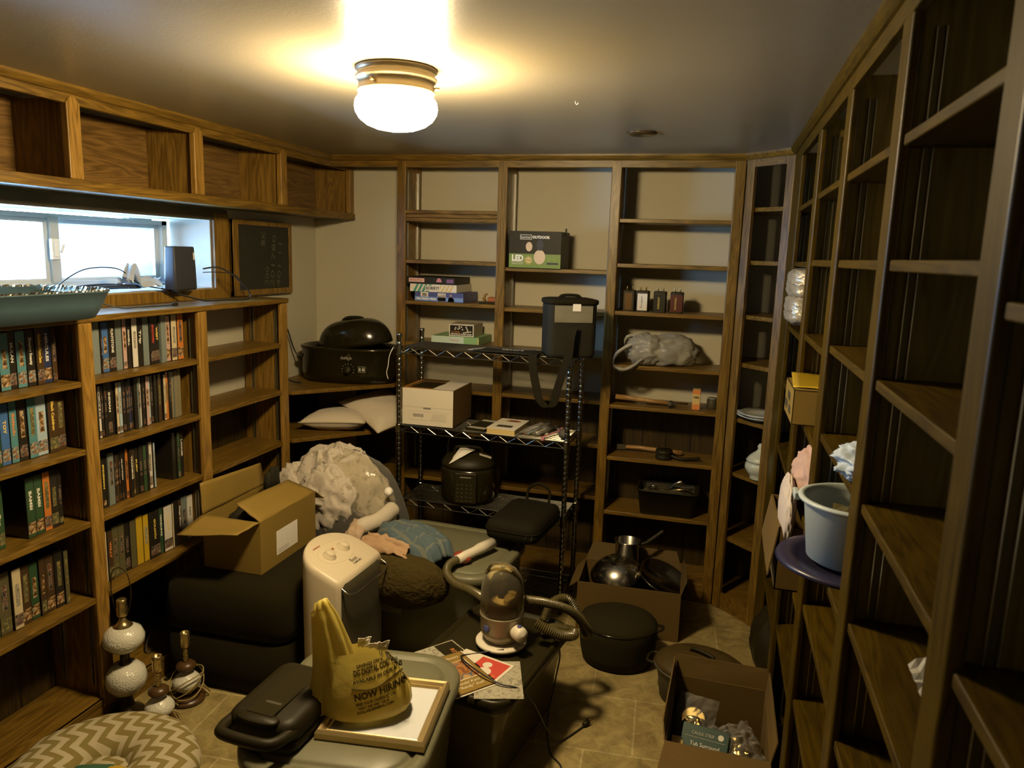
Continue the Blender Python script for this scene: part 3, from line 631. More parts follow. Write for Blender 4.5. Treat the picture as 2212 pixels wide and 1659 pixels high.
front(o, 'print_panel', 'purple', -1.310, -1.274, SZ+.096, SZ+.114, 3.556)
# wooden toy boot-jack / truck
t = thing('wooden_toy', 'small dark orange wooden toy beside the board games', 'toy', (-1.10, 3.60, 1.397))
G().box(-.055,.05,0,.06,0,.008).build('base', 'black', t, bevel=.002)
G().tube([(-.03,.03,.008),(-.036,.03,.025),(-.030,.03,.042),(-.018,.03,.048)], [.008,.008,.006,.004], 10).build('hook', 'wood_hz', t, smooth=True)
P('orange_wood', (.30,.09,.02), .4)
G().box(-.012,.05,.004,.055,.008,.034).build('body', 'orange_wood', t, bevel=.008)
# small games on the fourth shelf
o = boxthing('game_box', 'flat pale green game box with small purple title', 'board game', -1.395, -1.14, 3.575, 3.79, 1.186, 1.226, 'twist_g', 'two small games behind the rack top')
front(o, 'print_band', 'twist_w', -1.394, -1.22, 1.187, 1.2255, 3.575); ftext(o, 'Twister', .020, -1.27, 1.208, 3.5745, 'pinkred', width=.055); front(o, 'print_edge', 'sorry_y', -1.146, -1.1405, 1.187, 1.2255, 3.575)
o = boxthing('game_box', 'small tan game box with black label on the green game box', 'board game', -1.305, -1.172, 3.59, 3.74, 1.2265, 1.289, 'tan_box', 'two small games behind the rack top')
front(o, 'print_border', 'card_white', -1.304, -1.173, 1.2275, 1.288, 3.59); front(o, 'print_panel', 'black', -1.299, -1.178, 1.232, 1.283, 3.5894)
ftext(o, 'Scrabble', .011, -1.268, 1.249, 3.5888, 'to', width=.045); ftext(o, 'SENTENCE CUBE GAME', .009, -1.238, 1.238, 3.5888, 'tw', width=.110, bold=.0003)
g = G()
for (a, b) in ((-1.272,1.262),(-1.268,1.270),(-1.256,1.264),(-1.248,1.268),(-1.250,1.276),(-1.238,1.275),(-1.232,1.262)): g.obox((a, 3.5886, b), (.007,.0006,.006), ry=a*9)
for k in range(4): g.obox((-1.213+.003*k, 3.5886, 1.276-.007*k), (.006,.0006,.006))
for k in range(5): g.obox((-1.225+.009*k, 3.5886, 1.246+.0015*k), (.007,.0006,.006))
g.build('print_cubes', 'card_white', o, world=True)
# LED light box
o = boxthing('light_box_carton', 'black and green outdoor string light carton on the second bay shelf', 'box', -.988, -.732, 3.545, 3.74, 1.5835, 1.757, 'black', None)
front(o, 'print_band', 'led_green', -.987, -.733, 1.584, 1.650, 3.545); front(o, 'print_frame', 'tw', -.934, -.877, 1.718, 1.740, 3.545); front(o, 'print_panel', 'black', -.932, -.879, 1.720, 1.738, 3.5444)
ftext(o, 'luminar', .017, -.9055, 1.7285, 3.5442, 'tw', width=.049); ftext(o, 'OUTDOOR', .0175, -.832, 1.7285, 3.5445, 'tw', width=.085, bold=.0008)
ftext(o, 'LED', .038, -.944, 1.628, 3.5440, 'tw', width=.058, bold=.0022); ftext(o, '24 FT OUTDOOR', .009, -.944, 1.610, 3.5440, 'card_white', width=.058); ftext(o, 'STRING LIGHTS', .009, -.944, 1.602, 3.5440, 'card_white', width=.058)
def disc(o, part, mat, x, z, rx, rz_, y, n=24, t=.0005):
    vs_ = [(x+rx*math.cos(2*math.pi*i/n), y, z+rz_*math.sin(2*math.pi*i/n)) for i in range(n)]
    return G().loft([[(a, b-t, c) for a, b, c in vs_], vs_]).build(part, mat, o, world=True)
g = G()
for k in range(12):
    a = 2*math.pi*k/12; c_, s_ = math.cos(a), math.sin(a)
    g.add([(-.890+.0165*c_-.003*s_, 3.5438, 1.620+.0165*s_+.003*c_), (-.890+.0165*c_+.003*s_, 3.5438, 1.620+.0165*s_-.003*c_), (-.890+.023*c_, 3.5438, 1.620+.023*s_)], [(0,1,2)])
disc(o, 'print_sun', 'sorry_y', -.890, 1.620, .0145, .0145, 3.5442); g.build('print_rays', 'sorry_y', o, world=True); ftext(o, 'SOLAR', .008, -.890, 1.620, 3.5434, 'ink', width=.022)
disc(o, 'print_bulb', 'bulb', -.836, 1.636, .028, .034, 3.5442); disc(o, 'print_socket', 'ink', -.835, 1.692, .017, .026, 3.5438); disc(o, 'print_bulb', 'bulb', -.889, 1.684, .016, .022, 3.5442)
for q in (-.788, -.764): front(o, 'print_icon', 'box_green', q-.008, q+.008, 1.618, 1.634, 3.5444)
front(o, 'print_strip', 'ink', -.800, -.744, 1.602, 1.611, 3.5444)
G().box(-.742,-.732,3.60,3.72,1.757,1.7575).box(-.733,-.727,3.63,3.645,1.74,1.775).build('carton_tab', 'black', o, world=True)
# lantern batteries
P('bat_gold', (.13,.07,.02), .3, .3); P('bat_red', (.075,.015,.008), .35)
for i, (x, w, m_, lab, s_) in enumerate([(-.408,.034,'bat_gold','dim gold and black lantern battery standing furthest left on the shelf',''), (-.342,.048,'card_white','black lantern battery with cream front label','Energizer'), (-.262,.055,'black','all black lantern battery between the cream and the dark red ones','EVEREADY'), (-.184,.058,'bat_red','dark red and black lantern battery at the right end of the row','RAYOVAC')]):
    o = thing('lantern_battery', lab, 'battery', (x, 3.63+.01*(i == 0), 1.397), 0, 'lantern batteries on the third bay shelf')
    rrbox(G(), .060, .060, .008, [(0,0),(0,.094),(.003,.098)]).build('case', 'black', o, smooth=True, bevel=.001)
    G().box(-w/2, w/2-.002, -.0312, -.0302, .006, .085).build('label', m_, o)
    if s_: text(o, s_, .011, (-.004, -.0316, .045), (0,0,1), (-1,0,0), 'ink' if i == 1 else 'tk' if i == 9 else 'ty', width=.055)
    for q in (-.012, .012):
        o2 = G(); 
        for k in range(5): o2.lathe([(.0065-k*.0008,.098+k*.0035),(.0045-k*.0005,.0998+k*.0035)], (q, q*.8, 0), 10, cap=False)
        o2.lathe([(0,.1155),(.003,.1155),(.0035,.098),(0,.098)], (q, q*.8, 0), 10).build('terminal_spring', 'brass', o)
# crumpled plastic bag
def crumple_blob(g, c, r, sx, sy, sz, amp, f, seed, flat=None, n=56, k=34, ridg=True):
    def fn(d):
        a = noise.noise(d*f+Vector((seed, 0, 0))); b = noise.noise(d*f*2.3+Vector((0, seed, 0))); e = noise.noise(d*f*5+Vector((0, 0, seed)))
        if ridg: a = 1-2*abs(a); b = 1-2*abs(b)
        return 1+amp*(.6*a+.35*b+.15*e)
    i0 = len(g.v); g.sphere((0,0,0), r, n, k, sx, sy, sz, fn)
    for i in range(i0, len(g.v)):
        x, y, z = g.v[i]
        if flat is not None: z = max(z, flat)
        g.v[i] = (x+c[0], y+c[1], z+c[2])
    return g
t = thing('plastic_bag', 'empty translucent grocery bag slumped on the third bay shelf', 'plastic bag', (-.24, 3.66, 1.142))
g = G(); crumple_blob(g, (.03,.02,.062), .105, 1.15, .8, .72, .30, 1.6, 4, -.062); crumple_blob(g, (-.075,-.02,.07), .075, 1.1, .9, .9, .34, 1.8, 9, -.068)
g.build('bag_body', 'film_clear', t, smooth=True)
for pts in ([(-.10,-.04,.10),(-.15,-.09,.09),(-.205,-.11,.05),(-.215,-.115,.0),(-.17,-.12,-.02),(-.12,-.115,.0),(-.08,-.09,.03),(-.03,-.06,.04)], [(-.10,-.02,.14),(-.16,-.05,.13),(-.175,-.06,.10),(-.16,-.06,.06),(-.12,-.05,.05)]):
    cp = curve_pts(pts, 6); g = G(); L = len(cp); rings = []
    for i, p in enumerate(cp):
        w = .011+.004*noise.noise(Vector((i*.5,0,0))); rings.append([(p.x, p.y-.003, p.z-w), (p.x+.003, p.y+.002, p.z-w*.3), (p.x, p.y+.004, p.z+w*.5), (p.x-.002, p.y-.001, p.z+w)])
    g.loft(rings).build('bag_handle', 'film_clear', t, smooth=True)
# axe handles etc
t = thing('hammer', 'long handled hammer lying along the shelf below the plastic bag', 'hammer', (-.28, 3.62, .946))
G().tube([(-.165,0,.030),(-.08,0,.027),(.0,0,.022),(.10,-.005,.018)], [.013,.012,.010,.009], 12).build('handle', 'handle', t, smooth=True)
G().tube([(.10,-.034,.016),(.10,-.02,.017),(.10,.02,.017),(.10,.045,.016)], [.015,.013,.012,.006], 12).build('head', 'charcoal', t, smooth=True)
o = G().tube([(-.45,3.68,.953),(-.30,3.70,.953),(-.10,3.69,.953)], [.007,.006,.005], 10).build('metal_rod', 'steel', smooth=True); tag(o, 'thin shiny metal rod lying behind the hammer', 'rod')
o = boxthing('medicine_box', 'small upright orange and yellow medicine box', 'box', -.080, -.044, 3.60, 3.645, .9455, 1.042, 'sorry_y', None)
front(o, 'print_band', 'to', -.0795, -.0445, .947, .972, 3.60); front(o, 'print_band', 'to', -.0795, -.0445, 1.022, 1.041, 3.60); ftext(o, 'VetRx', .014, -.062, 1.006, 3.5996, 'ink', width=.028, bold=.0004)
G().box(-.0438,-.0432,3.6,3.645,.946,1.0415).build('side_panel', 'purple', o, world=True)
t = thing('small_can', 'short dark can at the right end of the tool shelf', 'can', (.012, 3.66, .9455))
G().lathe([(0,0),(.024,0),(.025,.003),(.025,.044),(.022,.048),(0,.048)], n=24).build('body', 'charcoal', t, smooth=True)
G().lathe([(0,.048),(.022,.048),(.021,.054),(0,.054)], n=24).build('lid', 'grey', t, smooth=True)
# hatchet + pulley
t = thing('hatchet', 'hatchet with pale wooden handle lying at the back of the shelf', 'hatchet', (-.30, 3.70, .6885))
G().tube([(-.10,0,.02),(-.02,0,.022),(.10,0,.016),(.185,0,.014)], [.009,.011,.012,.014], 12).build('handle', 'handle', t, smooth=True)
G().loft([[(-.135,-.008,.004),(-.135,.008,.004),(-.135,.008,.03),(-.135,-.008,.03)],[(-.09,-.010,.006),(-.09,.010,.006),(-.09,.010,.032),(-.09,-.010,.032)]]).build('head', 'charcoal', t, bevel=.002)
t = thing('pulley_block', 'black pulley block with hook in front of the hatchet', 'pulley', (-.195, 3.62, .6885))
G().lathe([(0,0),(.040,0),(.042,.012),(.034,.022),(.042,.032),(.040,.044),(0,.044)], n=28).build('wheel', 'black', t, smooth=True)
G().tube(curve_pts([(.035,-.01,.02),(.07,-.02,.012),(.10,-.02,.010),(.13,-.01,.012),(.17,.0,.018)]), .008, 8).build('hook', 'black', t, smooth=True)
# drain pan of tools
t = thing('tool_tub', 'black plastic tub of old tools on the second lowest shelf', 'tub', (-.165, 3.655, .4115))
g = G(); rrbox(g, .29, .19, .035, [(.020,0),(.018,.003),(.002,.118),(-.006,.120),(-.006,.127),(.002,.127),(.006,.120),(.022,.006)]); g.build('tub_body', 'black', t, smooth=True)
for i, (n_, lab, pts, r_, m_) in enumerate([('wrench','steel wrench with curved jaw sticking out of the black tub', [(-.02,0,.10),(.01,-.01,.125),(.035,-.01,.15),(.06,-.012,.162),(.075,-.014,.152)], [.007,.007,.008,.010,.007], 'steel'),
      ('metal_bar','brass coloured bar laid across the top of the tub', [(.0,-.03,.118),(.12,-.03,.134)], [.007,.006], 'brass'),
      ('hose_clamp','pair of shiny rings at the left of the tub', [(-.09,-.04,.12),(-.08,-.045,.137),(-.06,-.045,.137),(-.05,-.04,.12)], [.004]*4, 'steel')]):
    p0 = Vector((-.165, 3.655, .4115)); o = G().tube(curve_pts(pts, 5), 1, 10) if False else G().tube([Vector(p) for p in pts], r_, 10)
    o = o.build(n_, m_, smooth=True); o.location = p0; tag(o, lab, 'tool')
o = crumple_blob(G(), (0,0,.095), .085, 1.3, .8, .28, .25, 3, 5).build('junk_hardware', 'charcoal'); o.location = (-.165, 3.655, .4115); tag(o, 'jumble of dark hardware filling the black tub', 'hardware', kind='stuff')
# plates and urn on the corner bookcase
t = thing('plate_stack', 'two stacked decorative plates on the corner bookcase shelf', 'plates', (.235, 3.52, .9345))
P('china', (.50,.50,.42), .15, coat=.5)
for k in range(2): G().lathe([(0,.006+k*.012),(.05,.004+k*.012),(.075,.012+k*.012),(.112,.026+k*.012),(.112,.029+k*.012),(.072,.018+k*.012),(.05,.010+k*.012),(0,.010+k*.012)], n=48).build('plate', 'china', t, smooth=True)
t = thing('lidded_jar', 'pale green ceramic jar with embossed lid on the corner bookcase', 'jar', (.243, 3.47, .6765))
P('urn_glaze', (.48,.50,.38), .3, bump=1.0, bscale=45, coat=.3)
G().lathe([(0,0),(.040,0),(.044,.006),(.040,.014),(.056,.030),(.068,.052),(.066,.070),(.058,.080),(.060,.084)], n=40).build('body', 'urn_glaze', t, smooth=True)
G().lathe([(.062,.082),(.064,.088),(.052,.105),(.036,.120),(.022,.130),(.016,.142),(.020,.150),(.014,.162),(.004,.166),(0,.166)], n=40).build('lid', 'urn_glaze', t, smooth=True)
# roaster oven on the corner shelf
t = thing('roaster_oven', 'large black oval roaster oven with domed lid on the corner shelf', 'roaster oven', (-1.835, 3.56, .9645), rad(8))
def oval(g, prof, c=(0,0,0), n=64, e=2.6, m=None):
    rings = []
    for a, b, z in prof:
        r = []
        for i in range(n):
            th = 2*math.pi*i/n; cc, ss = math.cos(th), math.sin(th)
            p = Vector((c[0]+a*math.copysign(abs(cc)**(2/e), cc), c[1]+b*math.copysign(abs(ss)**(2/e), ss), c[2]+z))
            r.append(m @ p if m else p)
        rings.append(r)
    return g.loft(rings)
oval(G(), [(.220,.125,0),(.243,.145,.012),(.253,.153,.05),(.255,.155,.165),(.261,.160,.170),(.263,.162,.182),(.253,.153,.186),(.241,.142,.182),(.23,.132,.15),(.225,.128,.06)]).build('body', 'black_gloss', t, smooth=True)
g = G(); prof = []
for k in range(14):
    u = k/13; prof.append((.195*math.cos(u*math.pi/2)**.62+.001, .118*math.cos(u*math.pi/2)**.62+.001, .140*math.sin(u*math.pi/2)))
oval(g, prof, n=56, e=2.3, m=Matrix.Translation((.025,0,.184)) @ Matrix.Rotation(rad(-9),4,'Y')); g.build('lid', 'black_gloss', t, smooth=True)
G().tube(curve_pts([(-.05,-.002,.305),(-.02,-.002,.327),(.05,-.002,.330),(.075,-.002,.314)]), .009, 10).build('lid_handle', 'black_gloss', t, smooth=True)
for s_ in (-1, 1): G().tube(curve_pts([(s_*.25,-.05,.12),(s_*.272,-.045,.115),(s_*.278,0,.112),(s_*.272,.045,.115),(s_*.25,.05,.12)]), .009, 10).build('side_handle', 'black', t, smooth=True)
P('print_grey', (.40,.38,.30), .6)
yf = -.1565
text(t, 'chef', .024, (.010, yf, .138), (1,0,0), (0,0,1), 'print_grey', width=.030); text(t, 'style', .022, (.040, yf, .138), (1,0,0), (0,0,1), 'print_grey', width=.028)
G().tube([(.024,yf,.140),(.038,yf,.156),(.052,yf,.140),(.038,yf,.124)], .0006, 4, closed=True).build('print_diamond', 'print_grey', t)
G().lathe([(0,0),(.022,0),(.019,.020),(0,.022)], (0,0,0), 28, Matrix.Translation((.035,yf,.078)) @ Matrix.Rotation(rad(90),4,'X')).build('dial', 'black', t, smooth=True)
g = G()
for k in range(9):
    a = rad(200-k*28); g.obox((.035+.031*math.cos(a), yf-.0005, .078+.031*math.sin(a)), (.006,.0006,.0016), ry=-a)
g.build('dial_marks', 'print_grey', t)
g = G().box(.088,.126,yf-.0006,yf,.068,.0695).box(.088,.126,yf-.0006,yf,.0955,.097).box(.088,.0892,yf-.0006,yf,.068,.097).box(.1248,.126,yf-.0006,yf,.068,.097).box(.092,.102,yf-.0006,yf,.074,.090).box(.108,.122,yf-.0006,yf,.074,.090)
g.build('print_panel', 'print_grey', t)
cord('power_cord', 'black roaster cord looping up the wall in the left back corner', [(-2.05,3.50,1.03),(-2.13,3.50,1.10),(-2.15,3.46,1.22),(-2.15,3.36,1.35),(-2.14,3.28,1.36),(-2.14,3.26,1.24),(-2.12,3.28,1.10),(-2.08,3.34,.985),(-1.99,3.32,.975)], .004)
_o = bpy.data.objects['power_cord']; _r = [q for q in bpy.data.objects if q.name == 'roaster_oven'][0]; _o.parent = _r; _o.matrix_parent_inverse = (Matrix.Translation(_r.location) @ Matrix.Rotation(_r.rotation_euler.z, 4, 'Z')).inverted(); del _o['label']; del _o['category']
# two cream pillows on the corner shelf
P('pillow_cloth', (.62,.54,.41), .85, bump=.25, bscale=250, sheen=.2, vary=.05)
def pillow(g, w, d, h, m, seed=0, n=36):
    for sgn in (1, -1):
        def fn(u, v):
            a = 2*u-1; b = 2*v-1
            e = max(0, 1-abs(a)**2.6)**.55*max(0, 1-abs(b)**2.6)**.55
            k = 1-.10*(1-abs(b)**2)*abs(a)**3*0
            x = a*w/2*(1-.09*(1-b*b)*(1 if abs(a) > .0 else 0)*abs(a)); y = b*d/2*(1-.09*(1-a*a)*abs(b))
            z = sgn*(h/2*e)+.006*noise.noise(Vector((a*2.2+seed, b*2.2, sgn)))*e + .0015*math.sin(a*40)*(1-e)*(abs(b) > .7)
            return m @ Vector((x, y, z))
        i0 = len(g.v); f0 = len(g.f); g.grid(fn, n, n)
        if sgn < 0: g.f[f0:] = [tuple(reversed(f)) for f in g.f[f0:]]
    return g
def pipe(g, w, d, m, r=.0035, n=30):
    pts = []
    for s_ in range(4):
        for k in range(n):
            a = -1+2*k/n; q = {0:(a,-1),1:(1,a),2:(-a,1),3:(-1,-a)}[s_]
            x = q[0]*w/2*(1-.09*(1-q[1]**2)*abs(q[0])); y = q[1]*d/2*(1-.09*(1-q[0]**2)*abs(q[1])); pts.append(m @ Vector((x, y, 0)))
    return g.tube(pts, r, 6, closed=True)
for i, (loc, rz, tilt, rl, lab) in enumerate([((-1.86,3.47,.772), rad(12), rad(-2), rad(-3), 'cream throw pillow lying flat on the corner shelf, left of the pair'), ((-1.665,3.575,.815), rad(-28), rad(17), rad(8), 'cream throw pillow tipped against the other, right of the pair')]):
    t = thing('throw_pillow', lab, 'pillow', loc, 0, 'cream pillows on the corner shelf')
    m = Matrix.Rotation(rz,4,'Z') @ Matrix.Rotation(tilt,4,'Y') @ Matrix.Rotation(rl,4,'X')
    w, d = (.34, .30) if i == 0 else (.36, .31)
    pillow(G(), w, d, .11, m, i*5).build('cushion', 'pillow_cloth', t, smooth=True)
    pipe(G(), w, d, m).build('piping', 'tan_box', t, smooth=True)
# ---------------------------------------------------------------- wire rack and what it carries
def sheet(g, p00, p10, p11, p01, nu=16, nv=16, amp=0, f=4, seed=0, bulge=0, edge=0):
    a, b, c, d = map(Vector, (p00, p10, p11, p01)); nrm = (b-a).cross(d-a).normalized()
    def fn(u, v):
        p = a.lerp(b, u).lerp(d.lerp(c, u), v)
        k = noise.noise(Vector((u*f+seed, v*f, seed)))+.5*noise.noise(Vector((u*f*2.3, v*f*2.3+seed, 1.3)))
        p = p + nrm*(amp*k + bulge*math.sin(math.pi*u)*math.sin(math.pi*v))
        if edge: p = p + (b-a).normalized()*edge*noise.noise(Vector((seed, v*6, 0)))*(2*u-1)+(d-a).normalized()*edge*noise.noise(Vector((u*6, seed, 4)))*(2*v-1)
        return p
    return g.grid(fn, nu, nv)
rk = thing('wire_rack', 'chrome wire shelving rack with four black-ringed posts in front of the bookcase', 'shelving rack', (-1.01, 3.362, 0), rad(-2.2))
HW, HD = .413, .128
P('rack_metal', (.24,.23,.19), .24, 1)
for sx in (-1, 1):
    for sy in (-1, 1):
        prof = [(.009,0),(.009,.012),(.0118,.014)]
        z = .03
        while z < 1.24: prof += [(.0118,z-.0014),(.0112,z-.0006),(.0112,z+.0006),(.0118,z+.0014)]; z += .0254
        prof += [(.0118,1.248),(.0135,1.250),(.0135,1.262),(.011,1.266)]
        G().lathe(prof, (sx*HW, sy*HD, 0), 14).build('post', 'rack_metal', rk, smooth=True)
for z in (1.203, .826, .462, .088):
    g = G(); X0, Y0 = HW-.012, HD-.004
    for zz, e in ((z-.004, 0), (z-.034, 0)):
        for a, b in (((-X0,-Y0),(X0,-Y0)), ((X0,-Y0),(X0,Y0)), ((X0,Y0),(-X0,Y0)), ((-X0,Y0),(-X0,-Y0))): g.cyl((*a, zz), (*b, zz), .0032, n=6)
    for y in (-Y0, Y0):
        nn = 18
        g.tube([(-X0+2*X0*k/nn, y, z-.005 if k % 2 else z-.033) for k in range(nn+1)], .0022, 5)
    for x in (-X0, X0):
        g.tube([(x, -Y0+2*Y0*k/6, z-.005 if k % 2 else z-.033) for k in range(7)], .0022, 5)
    for k in range(15): y = -Y0+2*Y0*(k+.5)/15; g.cyl((-X0, y, z-.0018), (X0, y, z-.0018), .0017, n=5)
    for x in (-.2, .02, .22): g.cyl((x, -Y0, z-.0055), (x, Y0, z-.0055), .0024, n=5)
    for sx in (-1, 1):
        for sy in (-1, 1): g.lathe([(.0138,-.040),(.0165,-.036),(.0150,.002),(.0138,.004)], (sx*HW, sy*HD, z), 14, cap=False)
    g.build('wire_shelf', 'rack_metal', rk)
tr_ = G().tube(curve_pts([(-1.447,3.225,1.20),(-1.462,3.215,1.16),(-1.468,3.212,1.11),(-1.474,3.21,1.08),(-1.466,3.21,1.05)]), .0016, 5).build('string', 'white'); tag(tr_, 'thin white twine hanging from the left front rack post', 'string')
t = thing('cooler_bag', 'black soft cooler bag with grey panel standing on the rack top', 'cooler bag', (-.632, 3.30, 1.206), rad(24))
P('nylon', (.016,.014,.007), .8, spec=.25, bump=.25, bscale=260); P('nylon_grey', (.17,.155,.105), .6, bump=.3, bscale=60); P('webbing', (.013,.010,.003), .9, spec=.15)
g = G(); rings = []
for k in range(15):
    z = k/14*.235; b_ = .012*math.sin(k*.55)*.5
    ring = []
    for x, y in rr(.222-.012*(k in (0,)), .165, .035, 6):
        n_ = .006*noise.noise(Vector((x*14, y*14, z*14))); ring.append((x*(1+n_*4+b_*.4), y*(1+n_*4), z))
    rings.append(ring)
g.loft(rings).build('body', 'nylon', t, smooth=True)
rrbox(G(), .232, .175, .038, [(.003,.232),(-.002,.236),(-.002,.250),(.004,.254),(.03,.258)]).build('lid', 'webbing', t, smooth=True)
sheet(G(), (-.085,-.0865,.155), (.085,-.0865,.155), (.085,-.0870,.228), (-.085,-.0870,.228), 14, 8, .002, 3, 2).build('panel', 'nylon_grey', t, smooth=True)
G().box(-.006,.03,-.0905,-.0885,.205,.236).build('care_label', 'white', t)
G().tube(curve_pts([(-.05,0,.256),(-.03,0,.268),(.03,0,.268),(.05,0,.256)]), .007, 8).build('grab_handle', 'webbing', t, smooth=True)
def strap(name, pts, w, mat, parent, wd=(1,0,0), n=6):
    cp = curve_pts(pts, n); wd = Vector(wd).normalized(); r_ = []
    for i, p in enumerate(cp):
        tn = (cp[min(i+1, len(cp)-1)]-cp[max(i-1, 0)]).normalized(); nn = tn.cross(wd).normalized()*.0012
        r_.append([p-wd*w/2-nn, p+wd*w/2-nn, p+wd*w/2+nn, p-wd*w/2+nn])
    return G().loft(r_).build(name, mat, parent, smooth=False)
m = t.matrix_basis = Matrix.Translation(t.location) @ Matrix.Rotation(rad(24), 4, 'Z'); mi = m.inverted()
def W(*pts): return [mi @ Vector(p) for p in pts]
strap('shoulder_strap', W((-.735,3.28,1.215),(-.765,3.21,1.213),(-.768,3.195,1.19),(-.757,3.19,1.12),(-.742,3.188,1.06),(-.730,3.185,1.02),(-.695,3.183,.985),(-.665,3.182,1.00),(-.650,3.18,1.06),(-.628,3.178,1.14),(-.605,3.176,1.22),(-.598,3.176,1.30),(-.590,3.20,1.345)), .038, 'webbing', t, mi.to_3x3() @ Vector((1,0,.1)))
t = thing('folded_tote', 'flat folded black bag with white lettering on the rack top', 'bag', (-.90, 3.27, 1.2045), rad(-4))
g = G(); sheet(g, (-.16,-.04,.004),(.13,-.055,.006),(.15,.06,.008),(-.13,.055,.004), 18, 8, .003, 4, 5); g.build('cloth', 'nylon', t, smooth=True, solid=.006)
text(t, 'OHM', .04, (.02,.0,.013), (1,.05,0), (-.1,1,0), 'tw', width=.10); sheet(G(), (-.19,-.03,.004),(-.15,-.04,.005),(-.13,.05,.008),(-.18,.02,.003), 4, 4).build('tag', 'lightgrey', t, solid=.002)
# white printer box
t = thing('appliance_box', 'cream and brown carton with barcode label on the middle rack shelf', 'box', (-1.286, 3.262, .8285), 0)
P('card_side', (.11,.062,.010), .7)
G().box(-.128,.128,0,.27,0,.178).build('box_body', 'card_side', t, bevel=.002)
G().box(-.1285,.127,-.0012,.0,.001,.0875).box(-.1285,.127,-.0012,.0,.0885,.1775).build('front_panel', 'card_white', t)
sheet(G(), (-.10,.03,.1785),(.01,.03,.1785),(.03,.18,.1785),(-.09,.18,.1785), 2, 2).build('top_print', 'black', t, solid=.0006)
G().box(.02,.125,.01,.265,.178,.1786).build('top_panel', 'card_white', t); G().box(-.128,.02,0,.012,.178,.1788).box(-.128,-.118,0,.27,.178,.1788).build('top_edge', 'orange_ed', t)
g = G()
for k in range(22):
    if k % 3 != 1: g.box(-.074+k*.0024, -.0725+k*.0024, -.0018, -.0012, .040, .056)
g.build('barcode', 'ink', t)
g = G()
for z in (.0255,.068): g.box(-.092,.094,-.0016,-.0012,z,z+.0006)
for x in (-.092,.094): g.box(x,x+.0006,-.0016,-.0012,.0255,.068)
for k in range(6): g.box(.015+.002*k,.088,-.0016,-.0012,.029+.0058*k,.0300+.0058*k)
g.box(-.022,.016,-.0022,-.0012,.080,.0875); g.build('label_print', 'ink_grey', t)
# books and craft things
t = thing('disc_box_set', 'flat black slipcase lying on the rack, left of the white book', 'disc set', (-1.03, 3.33, .8275), rad(-8))
G().box(-.055,.045,-.08,.13,0,.012).build('slipcase', 'black_matte', t, bevel=.001); G().box(-.05,.04,-.07,-.04,.012,.0125).box(-.05,.04,.085,.12,.012,.0125).build('print', 'print_grey', t)
G().box(-.062,.20,-.085,.10,-.001,.0).build('magazine', 'grey', t)
t = thing('puzzle_book', 'thick cream book with dark leaf print and yellow fore-edge', 'book', (-.90, 3.31, .8288), rad(-3))
G().box(-.075,.060,-.09,.13,.003,.026).build('pages', 'sorry_y', t, bevel=.002); G().box(-.077,.062,-.092,.132,.026,.029).box(-.077,.062,-.092,.132,0,.003).build('cover', 'card_white', t, bevel=.001)
g = G()
for k in range(7):
    a = rad(20+k*24); g.obox((.0+.022*math.cos(a), .07+.022*math.sin(a), .0292), (.034,.010,.0006), rz=a)
g.build('leaf_print', 'orange_wood', t); G().box(-.045,.03,-.05,-.01,.029,.0295).build('print_panel', 'charcoal', t)
t = thing('craft_bag', 'clear bag of coloured craft sticks on the rack', 'craft bag', (-.765, 3.34, .8275), rad(-14))
for k, (m_, x) in enumerate((('orange_wood',-.03),('blue_lt',-.015),('box_green',.0),('handle',.014),('card_white',.03))): G().box(x-.005,x+.005,-.07,.09,.002+.003*k,.008+.003*k).build('craft_stick', m_, t, bevel=.001)
g = G(); sheet(g, (-.055,-.09,.012),(.055,-.09,.012),(.05,.11,.02),(-.05,.11,.02), 20, 20, .010, 4, 3, .018); g.build('bag_film', 'film_thin', t)
t = thing('ribbon', 'pale pink ribbon curling over the rack edge', 'ribbon', (-.68, 3.30, .828)); strap('ribbon_strip', [(.02,.10,.02),(.01,.05,.012),(-.01,0,.01),(-.03,-.05,.008),(-.035,-.08,.004),(-.03,-.10,.0)], .012, 'pinkred', t, (1,.2,0))
o = G().lathe([(0,-.035),(.020,-.035),(.022,-.02),(.022,.03),(.018,.036),(0,.036)], (0,0,0), 20, Matrix.Rotation(rad(80),4,'X')).build('spool', 'charcoal', smooth=True); o.location = (-.625, 3.27, .851); tag(o, 'dark grey cylinder lying at the right end of the middle rack shelf', 'spool')
# pressure cooker
t = thing('pressure_cooker', 'tall black countertop cooker with keypad and white papers on its lid', 'cooker', (-1.105, 3.35, .464), rad(10))
t.scale = (1.06, 1.0, 1.15)
oval(G(), [(.105,.100,0),(.118,.112,.008),(.122,.116,.02),(.124,.118,.135),(.118,.112,.15)], e=2.4).build('body', 'black_gloss', t, smooth=True)
oval(G(), [(.122,.116,.15),(.122,.116,.162),(.108,.10,.185),(.07,.06,.202),(.0,.0,.206)], e=2.2).build('lid', 'black', t, smooth=True)
G().tube(curve_pts([(-.06,0,.195),(-.05,0,.222),(.05,0,.222),(.06,0,.195)]), .008, 8).build('lid_handle', 'black', t, smooth=True)
G().box(-.045,.055,-.130,-.112,.012,.142).build('control_panel', 'black', t, bevel=.006)
g = G()
for i in range(4):
    for j in range(5): g.box(-.034+i*.020, -.026+i*.020, -.1310, -.1300, .022+j*.017, .027+j*.017)
g.build('buttons', 'charcoal', t); G().box(-.02,.03,-.1312,-.1302,.122,.127).build('name_plate', 'ink_grey', t)
sheet(G(), (-.075,-.105,.172),(-.01,-.085,.205),(.03,-.02,.218),(-.04,.0,.222), 10, 8, .003, 3, 1, .012).build('paper', 'white', t, solid=.001)
